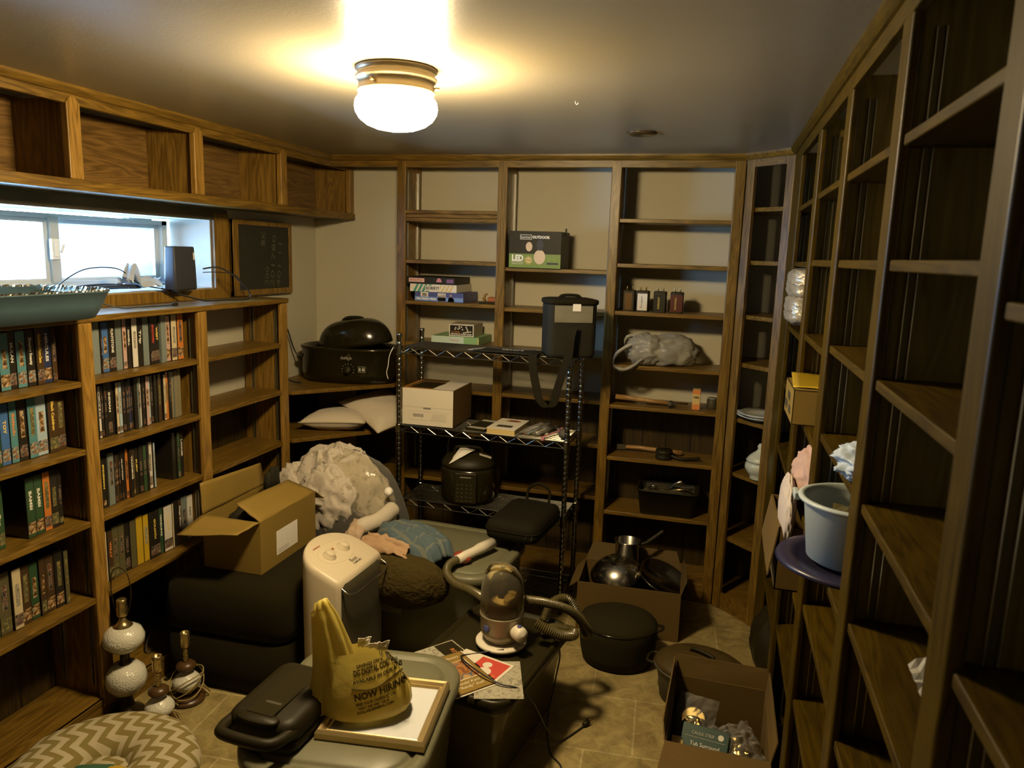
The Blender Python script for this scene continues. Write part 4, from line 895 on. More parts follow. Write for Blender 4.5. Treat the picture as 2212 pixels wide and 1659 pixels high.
G().obox((.080,-.03,.197), (.055,.035,.002), rz=rad(8), ry=rad(16)).build('sticker', 'card_white', t)
G().tube(curve_pts([(-.10,.02,.17),(-.09,.03,.26),(.0,.04,.30),(.09,.03,.25),(.11,.02,.17)]), .0025, 6).build('cord', 'cable_black', t, smooth=True)
t = thing('griddle_case', 'flat black zipped case overhanging the front of the rack', 'case', (-.74, 3.03, .4675), rad(-6))
rings = []
for ins, z in ((.02,0),(.004,.008),(.0,.03),(.0,.052),(.006,.072),(.03,.083),(.07,.086)): rings.append([(x+.003*noise.noise(Vector((x*9,y*9,z*30))), y, z) for x, y in rr(.235-2*ins, .36-2*ins, max(.045-ins, .01), 6)])
P('case_black', (.009,.007,.002), .85, spec=.2)
G().loft(rings).build('case_body', 'case_black', t, smooth=True)
g = G(); p = rr(.238, .363, .046, 6); g.tube([(x, y, .045) for x, y in p], .0022, 5, closed=True); g.build('zip', 'webbing', t, smooth=True)
G().tube([(.10,-.183,.045),(.105,-.19,.040),(.102,-.192,.030)], .002, 6).tube([(.075,-.183,.045),(.078,-.19,.040),(.076,-.192,.032)], .002, 6).build('zip_pulls', 'chrome', t)
G().tube(curve_pts([(-.05,.17,.05),(-.05,.19,.12),(.0,.195,.15),(.05,.19,.12),(.05,.17,.05)]), .007, 8).build('handle', 'webbing', t, smooth=True)
# ---------------------------------------------------------------- things on the right hand bookcase
P('bucket_plastic', (.40,.45,.43), .4, sss=.0, vary=.04); P('lid_blue', (.022,.020,.045), .3)
P('cloth_white', (.50,.43,.36), .9, bump=.4, bscale=60, bdist=.004); P('cloth_pink', (.44,.29,.23), .9, bump=.3, bscale=150); P('cloth_blue', (.38,.44,.48), .95, bump=1.0, bscale=90); P('foil_wrap', (.42,.37,.27), .3, .35, bump=.9, bscale=45, bdist=.005)
P('card_shelf', (.12,.072,.012), .8, vary=.1)
gp = 'foil wrapped packages on the right bookcase'
for k, (z, lab) in enumerate(((1.411+.018, 'crinkled silvery wrapped package, lower of the two'), (1.522, 'crinkled silvery wrapped package, upper of the two'))):
    t = thing('wrapped_package', lab, 'package', (.345, 2.93, z+.002), 0, gp)
    g = G()
    def fn(d):
        q = max(abs(d.x), abs(d.y), abs(d.z)); s_ = 1/(abs(d.x)**5+abs(d.y)**5+abs(d.z)**5)**.2
        r1 = 1-2*abs(noise.noise(d*3.2+Vector((k*7,0,0)))); r2 = 1-2*abs(noise.noise(d*7+Vector((0,k*5,0))))
        return s_*(1+.07*r1+.075*r2)
    g.sphere((0,0,.052), 1, 56, 34, .092, .13, .050, fn); g.build('wrapping', 'foil_wrap', t, smooth=True)
    G().tube([(-.094,-.125,.05),(-.099,-.06,.06),(-.098,.03,.05),(-.094,.12,.052)], .0022, 6).build('seam', 'foil_wrap', t)
t = thing('carton', 'brown carton with slotted side and a yellow envelope on top, right bookcase', 'box', (.36, 2.43, 1.179), 0)
g = G(); x0, x1, y0, y1, z1 = -.125, .12, -.13, .115, .105
g.box(x0,x1,y0,y1,0,.004).box(x0,x0+.004,y0,y1,0,z1).box(x1-.004,x1,y0,y1,0,z1).box(x0,x1,y0,y0+.004,0,z1).box(x0,x1,y1-.004,y1,0,z1).box(x0,x1,y0,y1,z1-.004,z1)
g.build('box_body', 'card_brown', t, bevel=.001)
g = G()
for a, b, c, d in ((-.08,-.02,.02,.045),(.02,.10,.02,.045),(-.05,.03,.055,.08)): g.box(x0-.0006,x0,a,b,c,d)
g.build('print_blocks', 'charcoal', t)
sheet(G(), (-.125,-.10,z1+.004),(.10,-.12,z1+.002),(.10,.12,z1+.010),(-.115,.09,z1+.022), 12, 12, .004, 2, 3).build('envelope', 'spine_yellow', t, solid=.002, smooth=True)
# pink and white cloth spilling from the shelf
t = thing('folded_cloths', 'pale pink and white cloths spilling off a right bookcase shelf', 'cloth', (.325, 2.28, .95))
def clothblob(g, c, s, amp, f, seed, n=60, k=36):
    def fn(d): 
        a = 1-2*abs(noise.noise(Vector((d.x*f+seed, d.y*f, d.z*f*.5)))); b = noise.noise(d*f*2.4+Vector((seed,1,2)))
        return 1+amp*(.7*a+.3*b)
    return g.sphere(c, 1, n, k, *s, fn)
clothblob(G(), (.02,0,.09), (.085,.12,.085), .24, 3.2, 3, 80, 50).build('upper_cloth', 'cloth_pink', t, smooth=True)
clothblob(G(), (-.082,-.02,-.01), (.022,.11,.095), .10, 2.8, 8, 70, 40).build('lower_cloth', 'cloth_white', t, smooth=True)
o = clothblob(G(), (0,0,0), (.075,.10,.032), .38, 3.4, 5, 90, 56).build('towel', 'cloth_blue', smooth=True); o.location = (.335, 1.57, 1.262); tag(o, 'grey blue terry towel bunched on a right bookcase shelf', 'towel')
o['label'] = 'grey blue terry towel bunched on a right bookcase shelf'
# bucket + lid
cx, cy, cz = .340, 1.775, .972+.012
P('bucket_in', (.42,.46,.44), .5)
t = thing('bucket', 'large translucent white plastic tub holding papers on the right bookcase', 'bucket', (cx, cy, cz))
rrp = [(.0,.0),(.098,.0),(.106,.006),(.122,.17),(.126,.176),(.136,.178),(.137,.186),(.128,.190),(.122,.186),(.117,.17),(.101,.010),(.0,.008)]
G().lathe([(r*.93, z*.77) for r, z in rrp], n=56).build('tub', 'bucket_plastic', t, smooth=True)
G().box(-.132,-.120,.03,.08,.118,.136).build('rim_tab', 'bucket_plastic', t, bevel=.003)
o = G().obox((.0,0,.10), (.012,.10,.14), rx=rad(8), rz=rad(30)).build('paperback', 'card_white', bevel=.001); o.location = (cx+.03, cy-.04, cz+.012); tag(o, 'white paperback standing inside the plastic tub', 'book')
o = sheet(G(), (-.06,-.03,.10),(.03,-.05,.105),(.05,.06,.09),(-.04,.07,.095), 8, 8, .012, 4, 2).build('loose_papers', 'spine_olive', solid=.002); o.location = (cx, cy, cz+.01); tag(o, 'crumpled olive papers inside the plastic tub', 'papers')
t = thing('tub_lid', 'round dark blue plastic lid lying under the white tub', 'lid', (.343, 1.785, .972))
G().lathe([(0,.004),(.12,.004),(.125,.010),(.150,.011),(.163,.008),(.168,.0),(.165,0),(.158,.004),(.0,0)], n=64).build('disc', 'lid_blue', t, smooth=True)
t = thing('open_carton', 'open brown carton tucked behind the blue lid, right bookcase', 'box', (.34, 2.31, .71))
g = G(); x0, x1, y0, y1, z1 = -.12, .10, -.12, .20, .19
g.box(x0,x1,y0,y1,0,.004).box(x0,x0+.004,y0,y1,0,z1).box(x1-.004,x1,y0,y1,0,z1).box(x0,x1,y0,y0+.004,0,z1).box(x0,x1,y1-.004,y1,0,z1)
g.build('box_body', 'card_shelf', t); g = G(); sheet(g, (x0,y0,z1),(x0,y1,z1),(x0-.02,y1,z1-.13),(x0-.02,y0,z1-.15), 4, 4); g.build('side_flap', 'card_shelf', t, solid=.004)
o = sheet(G(), (-.02,-.02,0),(.10,0,.004),(.10,.15,.07),(-.02,.12,.006), 10, 10, .012, 4, 3).build('film_scrap', 'film_milky', solid=.001); o.location = (.36, 1.13, 1.011); tag(o, 'scrap of pale clear film on a near right shelf', 'plastic film')
o = clothblob(G(), (0,0,0), (.09,.20,.12), .12, 2, 11).build('black_sack', 'black', smooth=True); o.location = (.32, 2.93, .17); tag(o, 'black plastic sack slumped on the lowest right shelf', 'sack')
# ---------------------------------------------------------------- clutter on the floor
P('tote_grey', (.085,.085,.05), .45, bump=.15, bscale=200, vary=.06); P('tote_lid', (.140,.134,.078), .42, bump=.12, bscale=220, vary=.05)
def tote(name, label, loc, rz, w, d, h, lidm, bodym, taper=.05, lid=True):
    t = thing(name, label, 'storage tote', loc, rz)
    g = G(); rrbox(g, w, d, .11, [(taper+.01,0),(taper,.006),(taper-.02,h*.55),(.022,h-.05),(.014,h-.045),(.014,h-.02),(.018,h-.02),(.020,h-.03),(.03,h-.06),(taper+.012,.012)], 6)
    g.build('tub', bodym, t, smooth=True, bevel=0)
    if lid:
        g = G(); rrbox(g, w, d, .13, [(.006,h-.036),(.0,h-.030),(.0,h-.008),(.006,h),(.034,h+.002),(.040,h-.006),(.046,h-.0065),(.052,h-.001),(.060,h+.004),(.12,h+.005)], 8)
        g.build('lid', lidm, t, smooth=True)
    return t
t1 = tote('storage_tote', 'grey plastic tote with pale lid in the foreground carrying the yellow bag', (-.865, 1.705, 0), rad(7), .49, .60, .42, 'tote_lid', 'tote_grey')
t2 = tote('storage_tote', 'large grey tote behind the heater with clothes heaped on its lid', (-1.045, 2.84, 0), rad(-4), .64, .52, .42, 'tote_lid', 'tote_grey')
g = G().box(-.235,-.085,-.262,-.2535,.20,.30); 
G().box(-.185,-.065,-.2515,-.2475,.215,.325).build('paper_label', 'ink_grey', t2); G().box(-.180,-.070,-.2522,-.2514,.245,.320).build('label_print', 'charcoal', t2)
P('clear_tub', (.11,.095,.045), .25, vary=.15, vscale=12); P('black_lid', (.020,.016,.005), .35, spec=.3)
t3 = thing('storage_tote', 'smoky clear tote with black lid holding the papers and the small vacuum', 'storage tote', (-.655, 2.27, 0), rad(-9))
rrbox(G(), .36, .55, .05, [(.05,0),(.045,.005),(.012,.27),(.0,.275),(.0,.295),(.004,.295),(.006,.28),(.05,.012)]).build('tub', 'clear_tub', t3, smooth=True)
rrbox(G(), .39, .585, .07, [(.006,.288),(.0,.294),(.0,.322),(.006,.330),(.016,.330),(.022,.320),(.03,.319),(.1,.319)]).build('lid', 'black_lid', t3, smooth=True)
# --- dark ottoman stack
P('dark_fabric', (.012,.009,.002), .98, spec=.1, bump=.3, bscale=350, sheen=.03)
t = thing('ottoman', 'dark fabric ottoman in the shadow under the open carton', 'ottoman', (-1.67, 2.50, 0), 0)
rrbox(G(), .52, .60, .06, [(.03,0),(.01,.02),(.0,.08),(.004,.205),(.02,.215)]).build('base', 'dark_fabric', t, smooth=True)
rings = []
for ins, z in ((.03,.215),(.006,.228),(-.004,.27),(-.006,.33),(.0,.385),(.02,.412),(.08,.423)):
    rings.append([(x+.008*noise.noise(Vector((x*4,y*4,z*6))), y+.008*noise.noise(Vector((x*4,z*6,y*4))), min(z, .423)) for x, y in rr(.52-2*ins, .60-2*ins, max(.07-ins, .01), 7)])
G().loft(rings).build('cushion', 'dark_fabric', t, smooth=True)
# --- open carton with folded flaps
t = thing('open_carton', 'open brown carton with spread flaps and white label beside the tapes', 'box', (-1.705, 2.53, .4245), 0)
x0, x1, y0, y1, z1 = -.125, .125, -.20, .20, .207
g = G().box(x0,x1,y0,y1,0,.004)
g.box(x0,x0+.004,y0,y1,.004,z1).box(x1-.004,x1,y0,y1,.004,z1).box(x0+.004,x1-.004,y0,y0+.004,.004,z1).box(x0+.004,x1-.004,y1-.004,y1,.004,z1)
g.build('box_body', 'card_brown', t, bevel=.001)
sheet(G(), (x1,y0,z1),(x1,y1,z1),(x1-.115,y1-.02,z1+.045),(x1-.105,y0+.01,z1+.060), 14, 8, .004, 3, 2, -.006).build('flap', 'card_brown', t, solid=.004, smooth=True)
sheet(G(), (x0,y0,z1),(x1,y0,z1),(x1-.01,y0-.125,z1-.004),(x0+.005,y0-.150,z1-.025), 12, 10, .004, 2, 7, .010).build('flap', 'card_brown', t, solid=.004, smooth=True)
sheet(G(), (x0,y0,z1),(x0,y1,z1),(x0-.018,y1+.01,z1+.095),(x0-.005,y0,z1+.125), 12, 8, .003, 2, 4).build('flap', 'card_brown', t, solid=.004, smooth=True)
sheet(G(), (x1,y1,z1),(x0,y1,z1),(x0+.01,y1+.06,z1-.06),(x1,y1+.07,z1-.05), 8, 6, .002, 2, 1).build('flap', 'card_brown', t, solid=.004, smooth=True)
G().box(x1,x1+.0008,-.095,.055,.038,.135).build('shipping_label', 'white', t)
g = G()
for k in range(3): g.box(x1+.0008,x1+.0012,-.085,-.01,.045+.006*k,.0462+.006*k)
g.build('label_print', 'ink_grey', t)
o = clothblob(G(), (0,0,0), (.095,.15,.07), .25, 2.6, 6).build('black_gloves', 'nylon', smooth=True); o.location = (-1.715, 2.54, .560); o.name = 'black_garment'; tag(o, 'black padded garment stuffed into the open carton', 'clothing')
g = G()
for k, (y, z) in enumerate(((-.02,.02),(.008,.035),(.035,.03))): g.tube(curve_pts([(0,y,0),(-.005,y+.005,z+.03),(.0,y+.008,z+.055),(.004,y+.012,z+.05)]), [.016]*12+[.013]*12+[.010], 10) if False else g.tube([(0,y,-.02),(-.004,y+.003,.02),(-.004,y+.006,z+.02),(.0,y+.010,z+.035)], [.019,.017,.016,.009], 10)
o = g.build('glove', 'nylon', smooth=True); o.location = (-1.745, 2.66, .665); tag(o, 'black glove with curled fingers poking out of the carton', 'glove')
# --- wrapped linens
def spot_mat(name, c1, c2, sc_=22, th=.62):
    def mk(n):
        m, nt, b = base(n); L = nt.links.new; N = nt.nodes.new
        tc = N('ShaderNodeTexCoord'); v = N('ShaderNodeTexNoise'); v.inputs['Scale'].default_value = sc_; v.inputs['Detail'].default_value = 5; v.inputs['Roughness'].default_value = .65
        r = N('ShaderNodeValToRGB'); r.color_ramp.elements[0].position = th-.04; r.color_ramp.elements[0].color = (*c1, 1); r.color_ramp.elements[1].position = th+.02; r.color_ramp.elements[1].color = (*c2, 1)
        L(tc.outputs['Object'], v.inputs[0]); L(v.outputs['Fac'], r.inputs[0]); L(r.outputs[0], b.inputs['Base Color']); b.inputs['Roughness'].default_value = .8; return m
    _DEF[name] = mk
spot_mat('print_sheet', (.50,.44,.36), (.33,.28,.20), 30, .60)
t = thing('linen_bag', 'clear plastic bag stuffed with pale printed bedding in the left corner', 'bag', (-1.62, 3.00, 0), 0)
g = G()
def fnl(d):
    a = 1-2*abs(noise.noise(Vector((d.x*2.1+3, d.y*2.1, d.z*2.1)))); b = 1-2*abs(noise.noise(d*4.6+Vector((2,5,1)))); c = noise.noise(d*10)
    return 1+.07*a+.055*b+.035*(1-2*abs(c))
g.sphere((0,0,0), 1, 120, 80, .27, .135, .37, fnl); g.v = [(x, y, max(.0, z+.365)) for x, y, z in g.v]
g.build('bedding', 'print_sheet', t, smooth=True)
g = G()
def fnm(d):
    a = 1-2*abs(noise.noise(Vector((d.x*3+7, d.y*3, d.z*3)))); b = 1-2*abs(noise.noise(d*6.5+Vector((1,3,9))))
    return 1+.16*a+.10*b
g.sphere((-.195,-.04,.50), 1, 60, 40, .095, .08, .145, fnm).sphere((.01,-.10,.52), 1, 70, 46, .13, .06, .15, fnm).sphere((-.13,-.09,.31), 1, 60, 40, .10, .07, .09, fnm)
g.build('sheet_folds', 'print_sheet', t, smooth=True)
g = G()
def fnf(d): return 1+.04*noise.noise(d*2.2+Vector((1,1,1)))+.018*noise.noise(d*9)
g.sphere((0.045,0,0), 1, 70, 44, .300, .155, .355, fnf); g.v = [(x, y, max(.002, z+.395)) for x, y, z in g.v]
g.build('plastic_film', 'film_thin', t, smooth=True)
G().lathe([(0,0),(.021,0),(.021,.008),(.016,.012),(.016,.018),(0,.019)], (0,0,0), 24, Matrix.Translation((.285,-.075,.60)) @ Matrix.Rotation(rad(60),4,'Z') @ Matrix.Rotation(rad(85),4,'X')).build('valve', 'white', t, smooth=True)
# --- clothes on the tote behind the heater
P('fleece', (.050,.036,.010), 1, bump=1.0, bscale=72, bdist=.010, spec=.1); P('fuzzy_white', (.52,.46,.36), 1, bump=.8, bscale=160); P('pink_fabric', (.36,.23,.13), .85, bump=.3, bscale=180)
def plaid(n):
    m, nt, b = base(n); L = nt.links.new; N = nt.nodes.new
    tc = N('ShaderNodeTexCoord'); sx = N('ShaderNodeSeparateXYZ'); L(tc.outputs['Object'], sx.inputs[0]); outs = []
    for ax in ('X', 'Y'):
        a = N('ShaderNodeMath'); a.operation = 'PINGPONG'; a.inputs[1].default_value = .038; L(sx.outputs[ax], a.inputs[0])
        l_ = N('ShaderNodeMath'); l_.operation = 'LESS_THAN'; l_.inputs[1].default_value = .004; L(a.outputs[0], l_.inputs[0]); outs.append(l_)
    mxx = N('ShaderNodeMath'); mxx.operation = 'MAXIMUM'; L(outs[0].outputs[0], mxx.inputs[0]); L(outs[1].outputs[0], mxx.inputs[1])
    h = N('ShaderNodeMath'); h.operation = 'MULTIPLY'; h.inputs[1].default_value = .28; L(mxx.outputs[0], h.inputs[0])
    mx = N('ShaderNodeMix'); mx.data_type = 'RGBA'; mx.inputs['A'].default_value = (.065,.098,.115,1); mx.inputs['B'].default_value = (.27,.22,.11,1)
    L(h.outputs[0], mx.inputs['Factor']); L(mx.outputs['Result'], b.inputs['Base Color']); b.inputs['Roughness'].default_value = .9; return m
_DEF['plaid'] = plaid
P('denim', (.10,.145,.165), .9)
o = clothblob(G(), (0,0,0), (.175,.085,.102), .10, 2, 3, 70, 44).build('fleece_blanket', 'fleece', smooth=True); o.location = (-1.09, 2.54, .385); tag(o, 'dark brown sherpa fleece hanging over the front of the tote behind the heater', 'blanket')
def heap(g, ax, by, amp, seed, base_z):
    def fn(u, v):
        x = (u-.5)*2; y = (v-.5)*2; r = max(0, 1-(abs(x)**2.4+abs(y)**2.4)**(1/1.2)*.9)
        k = 1-2*abs(noise.noise(Vector((x*1.3+seed, y*3.2, seed)))); k2 = noise.noise(Vector((x*4, y*6, seed)))
        return (x*ax*(1+.08*k2), y*by*(1+.10*noise.noise(Vector((x*3, seed, 0)))), base_z+amp*r**.6+(.016*k+.006*k2)*min(1, r*3)-.03*(1-min(1, r*4)))
    return g.grid(fn, 60, 44)
o = heap(G(), .19, .105, .055, 4, 0).build('plaid_shirt', 'plaid', smooth=True, solid=.004); o.location = (-1.115, 2.70, .480); o.rotation_euler = (rad(-6), 0, rad(-28)); tag(o, 'blue grey plaid shirt crumpled on top of the fleece', 'shirt')
o = G().tube(curve_pts([(-.13,-.05,-.01),(-.10,-.04,.02),(-.06,.02,.03),(-.045,.13,.045)]), [.030]*6+[.036]*6+[.034]*6+[.036]*7, 14); 
o = o.build('fuzzy_sleeve', 'fuzzy_white', smooth=True); o.location = (-1.27, 2.80, .475); tag(o, 'cream fuzzy sleeve leading up to the left rack post', 'clothing')
o = sheet(G(), (-.10,-.03,0),(.13,-.06,.0),(.12,.01,.03),(-.09,.05,.035), 34, 14, .020, 3, 6, .02, .02).build('pink_towel', 'pink_fabric', smooth=True, solid=.006); o.location = (-1.205, 2.585, .487); o.rotation_euler = (0, 0, rad(-4)); tag(o, 'pink towel wrinkled over the fleece just behind the heater top', 'towel')
P('corduroy', (.42,.30,.20), .9, bump=.6, bscale=70)
o = sheet(G(), (-.045,-.03,0),(.035,-.04,0),(.035,.04,.05),(-.035,.05,.06), 16, 16, .01, 3, 2, .02).build('striped_cloth', 'corduroy', smooth=True, solid=.005); o.location = (-1.385, 2.72, .46); tag(o, 'pale pink ribbed cloth between the bedding and the heater', 'cloth')
o = clothblob(G(), (0,0,0), (.035,.03,.022), .2, 3, 9, 30, 20).build('red_cloth', 'spine_red', smooth=True); o.location = (-.905, 2.685, .45); tag(o, 'dark red scrap of cloth at the right end of the plaid shirt', 'cloth')
# --- vacuum wand and hoses
P('hose_plastic', (.085,.068,.025), .3, coat=.3); P('appl_white', (.66,.60,.48), .35)
def hose(name, pts, r, parent, step=.0036):
    cp = curve_pts(pts, 24); out = [cp[0]]; acc = 0
    for a, b in zip(cp, cp[1:]):
        seg = (b-a).length; d = 0
        while acc+seg-d >= step: d += step-acc; out.append(a.lerp(b, d/seg)); acc = 0
        acc += seg-d
    rs = [r if k % 2 else r*.80 for k in range(len(out))]
    return G().tube(out, rs, 16).build(name, 'hose_plastic', parent, smooth=False)
vx, vy, vz = -.63, 2.31, .331
t = thing('canister_vacuum', 'small grey dome-topped vacuum with hoses standing on the black tote lid', 'vacuum', (vx, vy, vz), rad(-6))
G().lathe([(0,0),(.085,0),(.088,.004),(.088,.010),(.084,.013),(0,.014)], n=56).build('base_plate', 'appl_white', t, smooth=True)
P('vac_grey', (.30,.26,.16), .35, .3)
G().lathe([(0,.014),(.050,.014),(.056,.020),(.070,.045),(.073,.060),(.074,.105),(.076,.110),(.0755,.116),(0,.116)], n=56).build('body', 'vac_grey', t, smooth=True)
G().lathe([(.0735,.114),(.0735,.178),(.071,.205),(.062,.238),(.045,.264),(.022,.278),(.001,.281)], n=56, cap=False).build('dome', 'tint_plastic', t, smooth=True, solid=.0022)
G().lathe([(.068,.116),(.062,.135),(.045,.150),(.030,.152),(.020,.165),(.0165,.166),(.0,.166)], n=40).build('filter_seat', 'appl_white', t, smooth=True)
G().lathe([(.017,.150),(.016,.205),(.012,.212),(0,.213)], n=24).build('chimney', 'charcoal', t, smooth=True)
g = G(); clothblob(g, (.030,.012,.150), (.032,.035,.030), .3, 2.5, 2, 30, 20); g.build('dust', 'tan_box', t, smooth=True)
G().tube(curve_pts([(-.052,-.020,.250),(-.03,-.030,.288),(.02,-.030,.296),(.055,-.01,.262),(.066,.004,.215)]), .0065, 10).build('carry_handle', 'tint_plastic', t, smooth=True)
G().lathe([(0,0),(.013,0),(.013,.003),(.010,.004),(0,.004)], (0,0,0), 24, Matrix.Rotation(rad(-22),4,'Z') @ Matrix.Translation((0,-.0735,.075)) @ Matrix.Rotation(rad(90),4,'X')).build('switch', 'blue_dk', t, smooth=True)
m = Matrix.Rotation(rad(62),4,'Z') @ Matrix.Translation((0,-.066,.072)) @ Matrix.Rotation(rad(96),4,'X')
G().lathe([(0,0),(.021,0),(.025,.012),(.025,.034),(.021,.046),(0,.047)], (0,0,0), 28, m).build('hose_coupler', 'appl_white', t, smooth=True)
G().lathe([(0,0),(.008,0),(.008,.004),(0,.005)], (0,0,0), 18, m @ Matrix.Translation((0,.024,.023)) @ Matrix.Rotation(rad(-90),4,'X')).build('coupler_button', 'blue_dk', t, smooth=True)
mi = (Matrix.Translation(t.location) @ Matrix.Rotation(rad(-6),4,'Z')).inverted()
hose('hose', W((-.690,2.345,.455),(-.74,2.40,.445),(-.79,2.44,.440),(-.86,2.48,.437),(-.915,2.54,.445),(-.925,2.60,.455),(-.905,2.645,.458)), .0165, t)
hose('hose', W((-.575,2.355,.475),(-.50,2.42,.445),(-.42,2.50,.385),(-.37,2.57,.285),(-.385,2.60,.25)), .0165, t)
hose('hose', W((-.517,2.345,.405),(-.475,2.345,.385),(-.425,2.365,.362),(-.395,2.40,.352),(-.41,2.43,.350),(-.46,2.43,.3515),(-.51,2.40,.352)), .0185, t)
hose('hose', W((-.52,2.47,.349),(-.50,2.52,.40),(-.45,2.55,.41),(-.40,2.56,.34),(-.375,2.575,.27)), .015, t)
G().tube(W((-.908,2.640,.458),(-.893,2.678,.459),(-.892,2.681,.459),(-.868,2.740,.460),(-.856,2.768,.462),(-.826,2.842,.462)), [.0185,.0185,.020,.0195,.023,.0225], 20).build('wand', 'appl_white', t, smooth=True)
cp = W((-.60,2.24,.345),(-.70,2.20,.3325),(-.72,2.15,.345),(-.64,2.08,.350),(-.56,2.05,.340),(-.50,2.06,.328),(-.46,2.10,.26),(-.44,2.2,.12),(-.42,2.27,.03),(-.40,2.31,.006),(-.345,2.41,.006))
G().tube(curve_pts(cp, 10), .0027, 8).build('power_cord', 'cable_black', t, smooth=True)
m2 = mi
g = G(); g.tube(W((-.345,2.41,.010),(-.333,2.432,.013)), [.007,.011], 10); g.build('plug', 'black', t, smooth=True)
g = G()
for q in (-.006, .006): g.tube(W((-.333+q*.8,2.432-q*.5,.014),(-.324+q*.8,2.447-q*.5,.014)), .0018, 6)
G().tube(W((-.348,2.405,.006),(-.352,2.38,.006),(-.41,2.26,.006),(-.47,2.19,.02)), .002, 6)
g.build('prongs', 'brass', t)
o = cord('cable', 'black flex trailing beside the smoky tote and along the floor', [(-.47,2.38,.352),(-.44,2.40,.28),(-.455,2.42,.16),(-.46,2.33,.06),(-.43,2.24,.006),(-.38,2.18,.006),(-.36,2.10,.006)], .0028)
# --- papers on the black lid
art_mat('xmas', [(.62,.60,.52),(.45,.05,.03),(.60,.56,.48),(.30,.04,.03)], 18); art_mat('photo_art', [(.20,.07,.02),(.35,.16,.05),(.06,.10,.13),(.42,.26,.10)], 22); art_mat('leaflet', [(.40,.37,.28),(.30,.28,.20),(.42,.39,.29),(.22,.20,.14)], 40)
def flat(name, label, cat, cx, cy, z, w, h, rz, mat, border=None, group='papers on the black lid'):
    t = thing(name, label, cat, (cx, cy, z), rz, group)
    G().box(-w/2,w/2,-h/2,h/2,0,.0012).build('sheet', mat, t); return t
zt = .3305
t = flat('leaflet', 'dark printed leaflet under the stack at the back left', 'paper', -.80, 2.14, zt, .15, .21, rad(-38), 'leaflet')
G().box(-.07,.07,.03,.10,.0012,.0016).build('print_band', 'black', t); text(t, 'RISK', .022, (.0,.07,.0019), (1,0,0), (0,1,0), 'to', width=.05)
t = flat('leaflet', 'crinkled pale map-like leaflet under the stack at the right', 'paper', -.575, 2.085, zt+.0001, .15, .21, rad(18), 'leaflet')
t = flat('greeting_card', 'white card with red panel and white bear shape', 'card', -.655, 2.135, zt+.0016, .19, .135, rad(-16), 'card_white')
G().box(-.02,.085,-.058,.058,.0012,.0016).build('red_panel', 'tr', t); g = G(); g.lathe([(0,0),(.016,0),(.016,.0006),(0,.0006)], (.02,.022,.0016), 20).lathe([(0,0),(.024,0),(.024,.0006),(0,.0006)], (.03,-.018,.0016), 20, None, 1, 1.1); g.build('print_figure', 'card_white', t)
text(t, '2012', .016, (.068,-.035,.0019), (0,1,0), (-1,0,0), 'ty')
t = flat('memorial_program', 'folded memorial program with framed photo on top of the paper stack', 'program', -.705, 2.075, zt+.0032, .150, .225, rad(50), 'spine_dark brown')
G().box(-.072,.072,-.108,.108,.0012,.0016).build('inner_print', 'card_brown', t)
G().box(-.060,.060,-.045,.060,.0016,.0020).build('photo_border', 'card_white', t); G().box(-.057,.057,-.042,.057,.0020,.0023).build('photo', 'photo_art', t)
text(t, 'In Loving Memory', .018, (0,.085,.0019), (1,0,0), (0,1,0), 'card_white', shear=.3, width=.10); text(t, 'Randal Kent', .017, (0,-.062,.0019), (1,0,0), (0,1,0), 'card_white', shear=.3); text(t, '"Randy" Stell', .017, (0,-.083,.0019), (1,0,0), (0,1,0), 'card_white', shear=.3)
G().box(-.076,.080,-.118,.112,-.0016,.0).build('back_page', 'card_white', t)
# --- heater
P('heater_body', (.55,.47,.33), .4, vary=.05); P('grille', (.030,.025,.012), .35, .6)
t = thing('ceramic_heater', 'cream tower heater with two knobs, dark mesh grille and wire handle', 'heater', (-1.275, 2.355, 0), rad(-3))
def dplan(k, sx=1.0):   # D shaped plan: flat front on +X
    pts = []
    for i in range(33):
        a = rad(90+180*i/32); pts.append((-.0+.105*math.cos(a)*sx-.0, .158*math.sin(a)))
    pts += [(.085*sx, -.158), (.100, -.150), (.100, .150), (.085*sx, .158)]
    return pts
def topz(x): return .505+.085*min(1, max(0, (.10-x)/.20))
rings = []
for s_, zf, dz in ((.90,0,0),(.97,.0,.012),(.985,.25,0),(1,.6,0),(1,1,-.026),(.985,1,-.010),(.95,1,-.001),(.90,1,.002)):
    rings.append([(x*s_+(1-s_)*.02, y*s_, (topz(x*s_)*zf if zf else 0)+dz) for x, y in dplan(0)])
G().loft(rings).build('housing', 'heater_body', t, smooth=True)
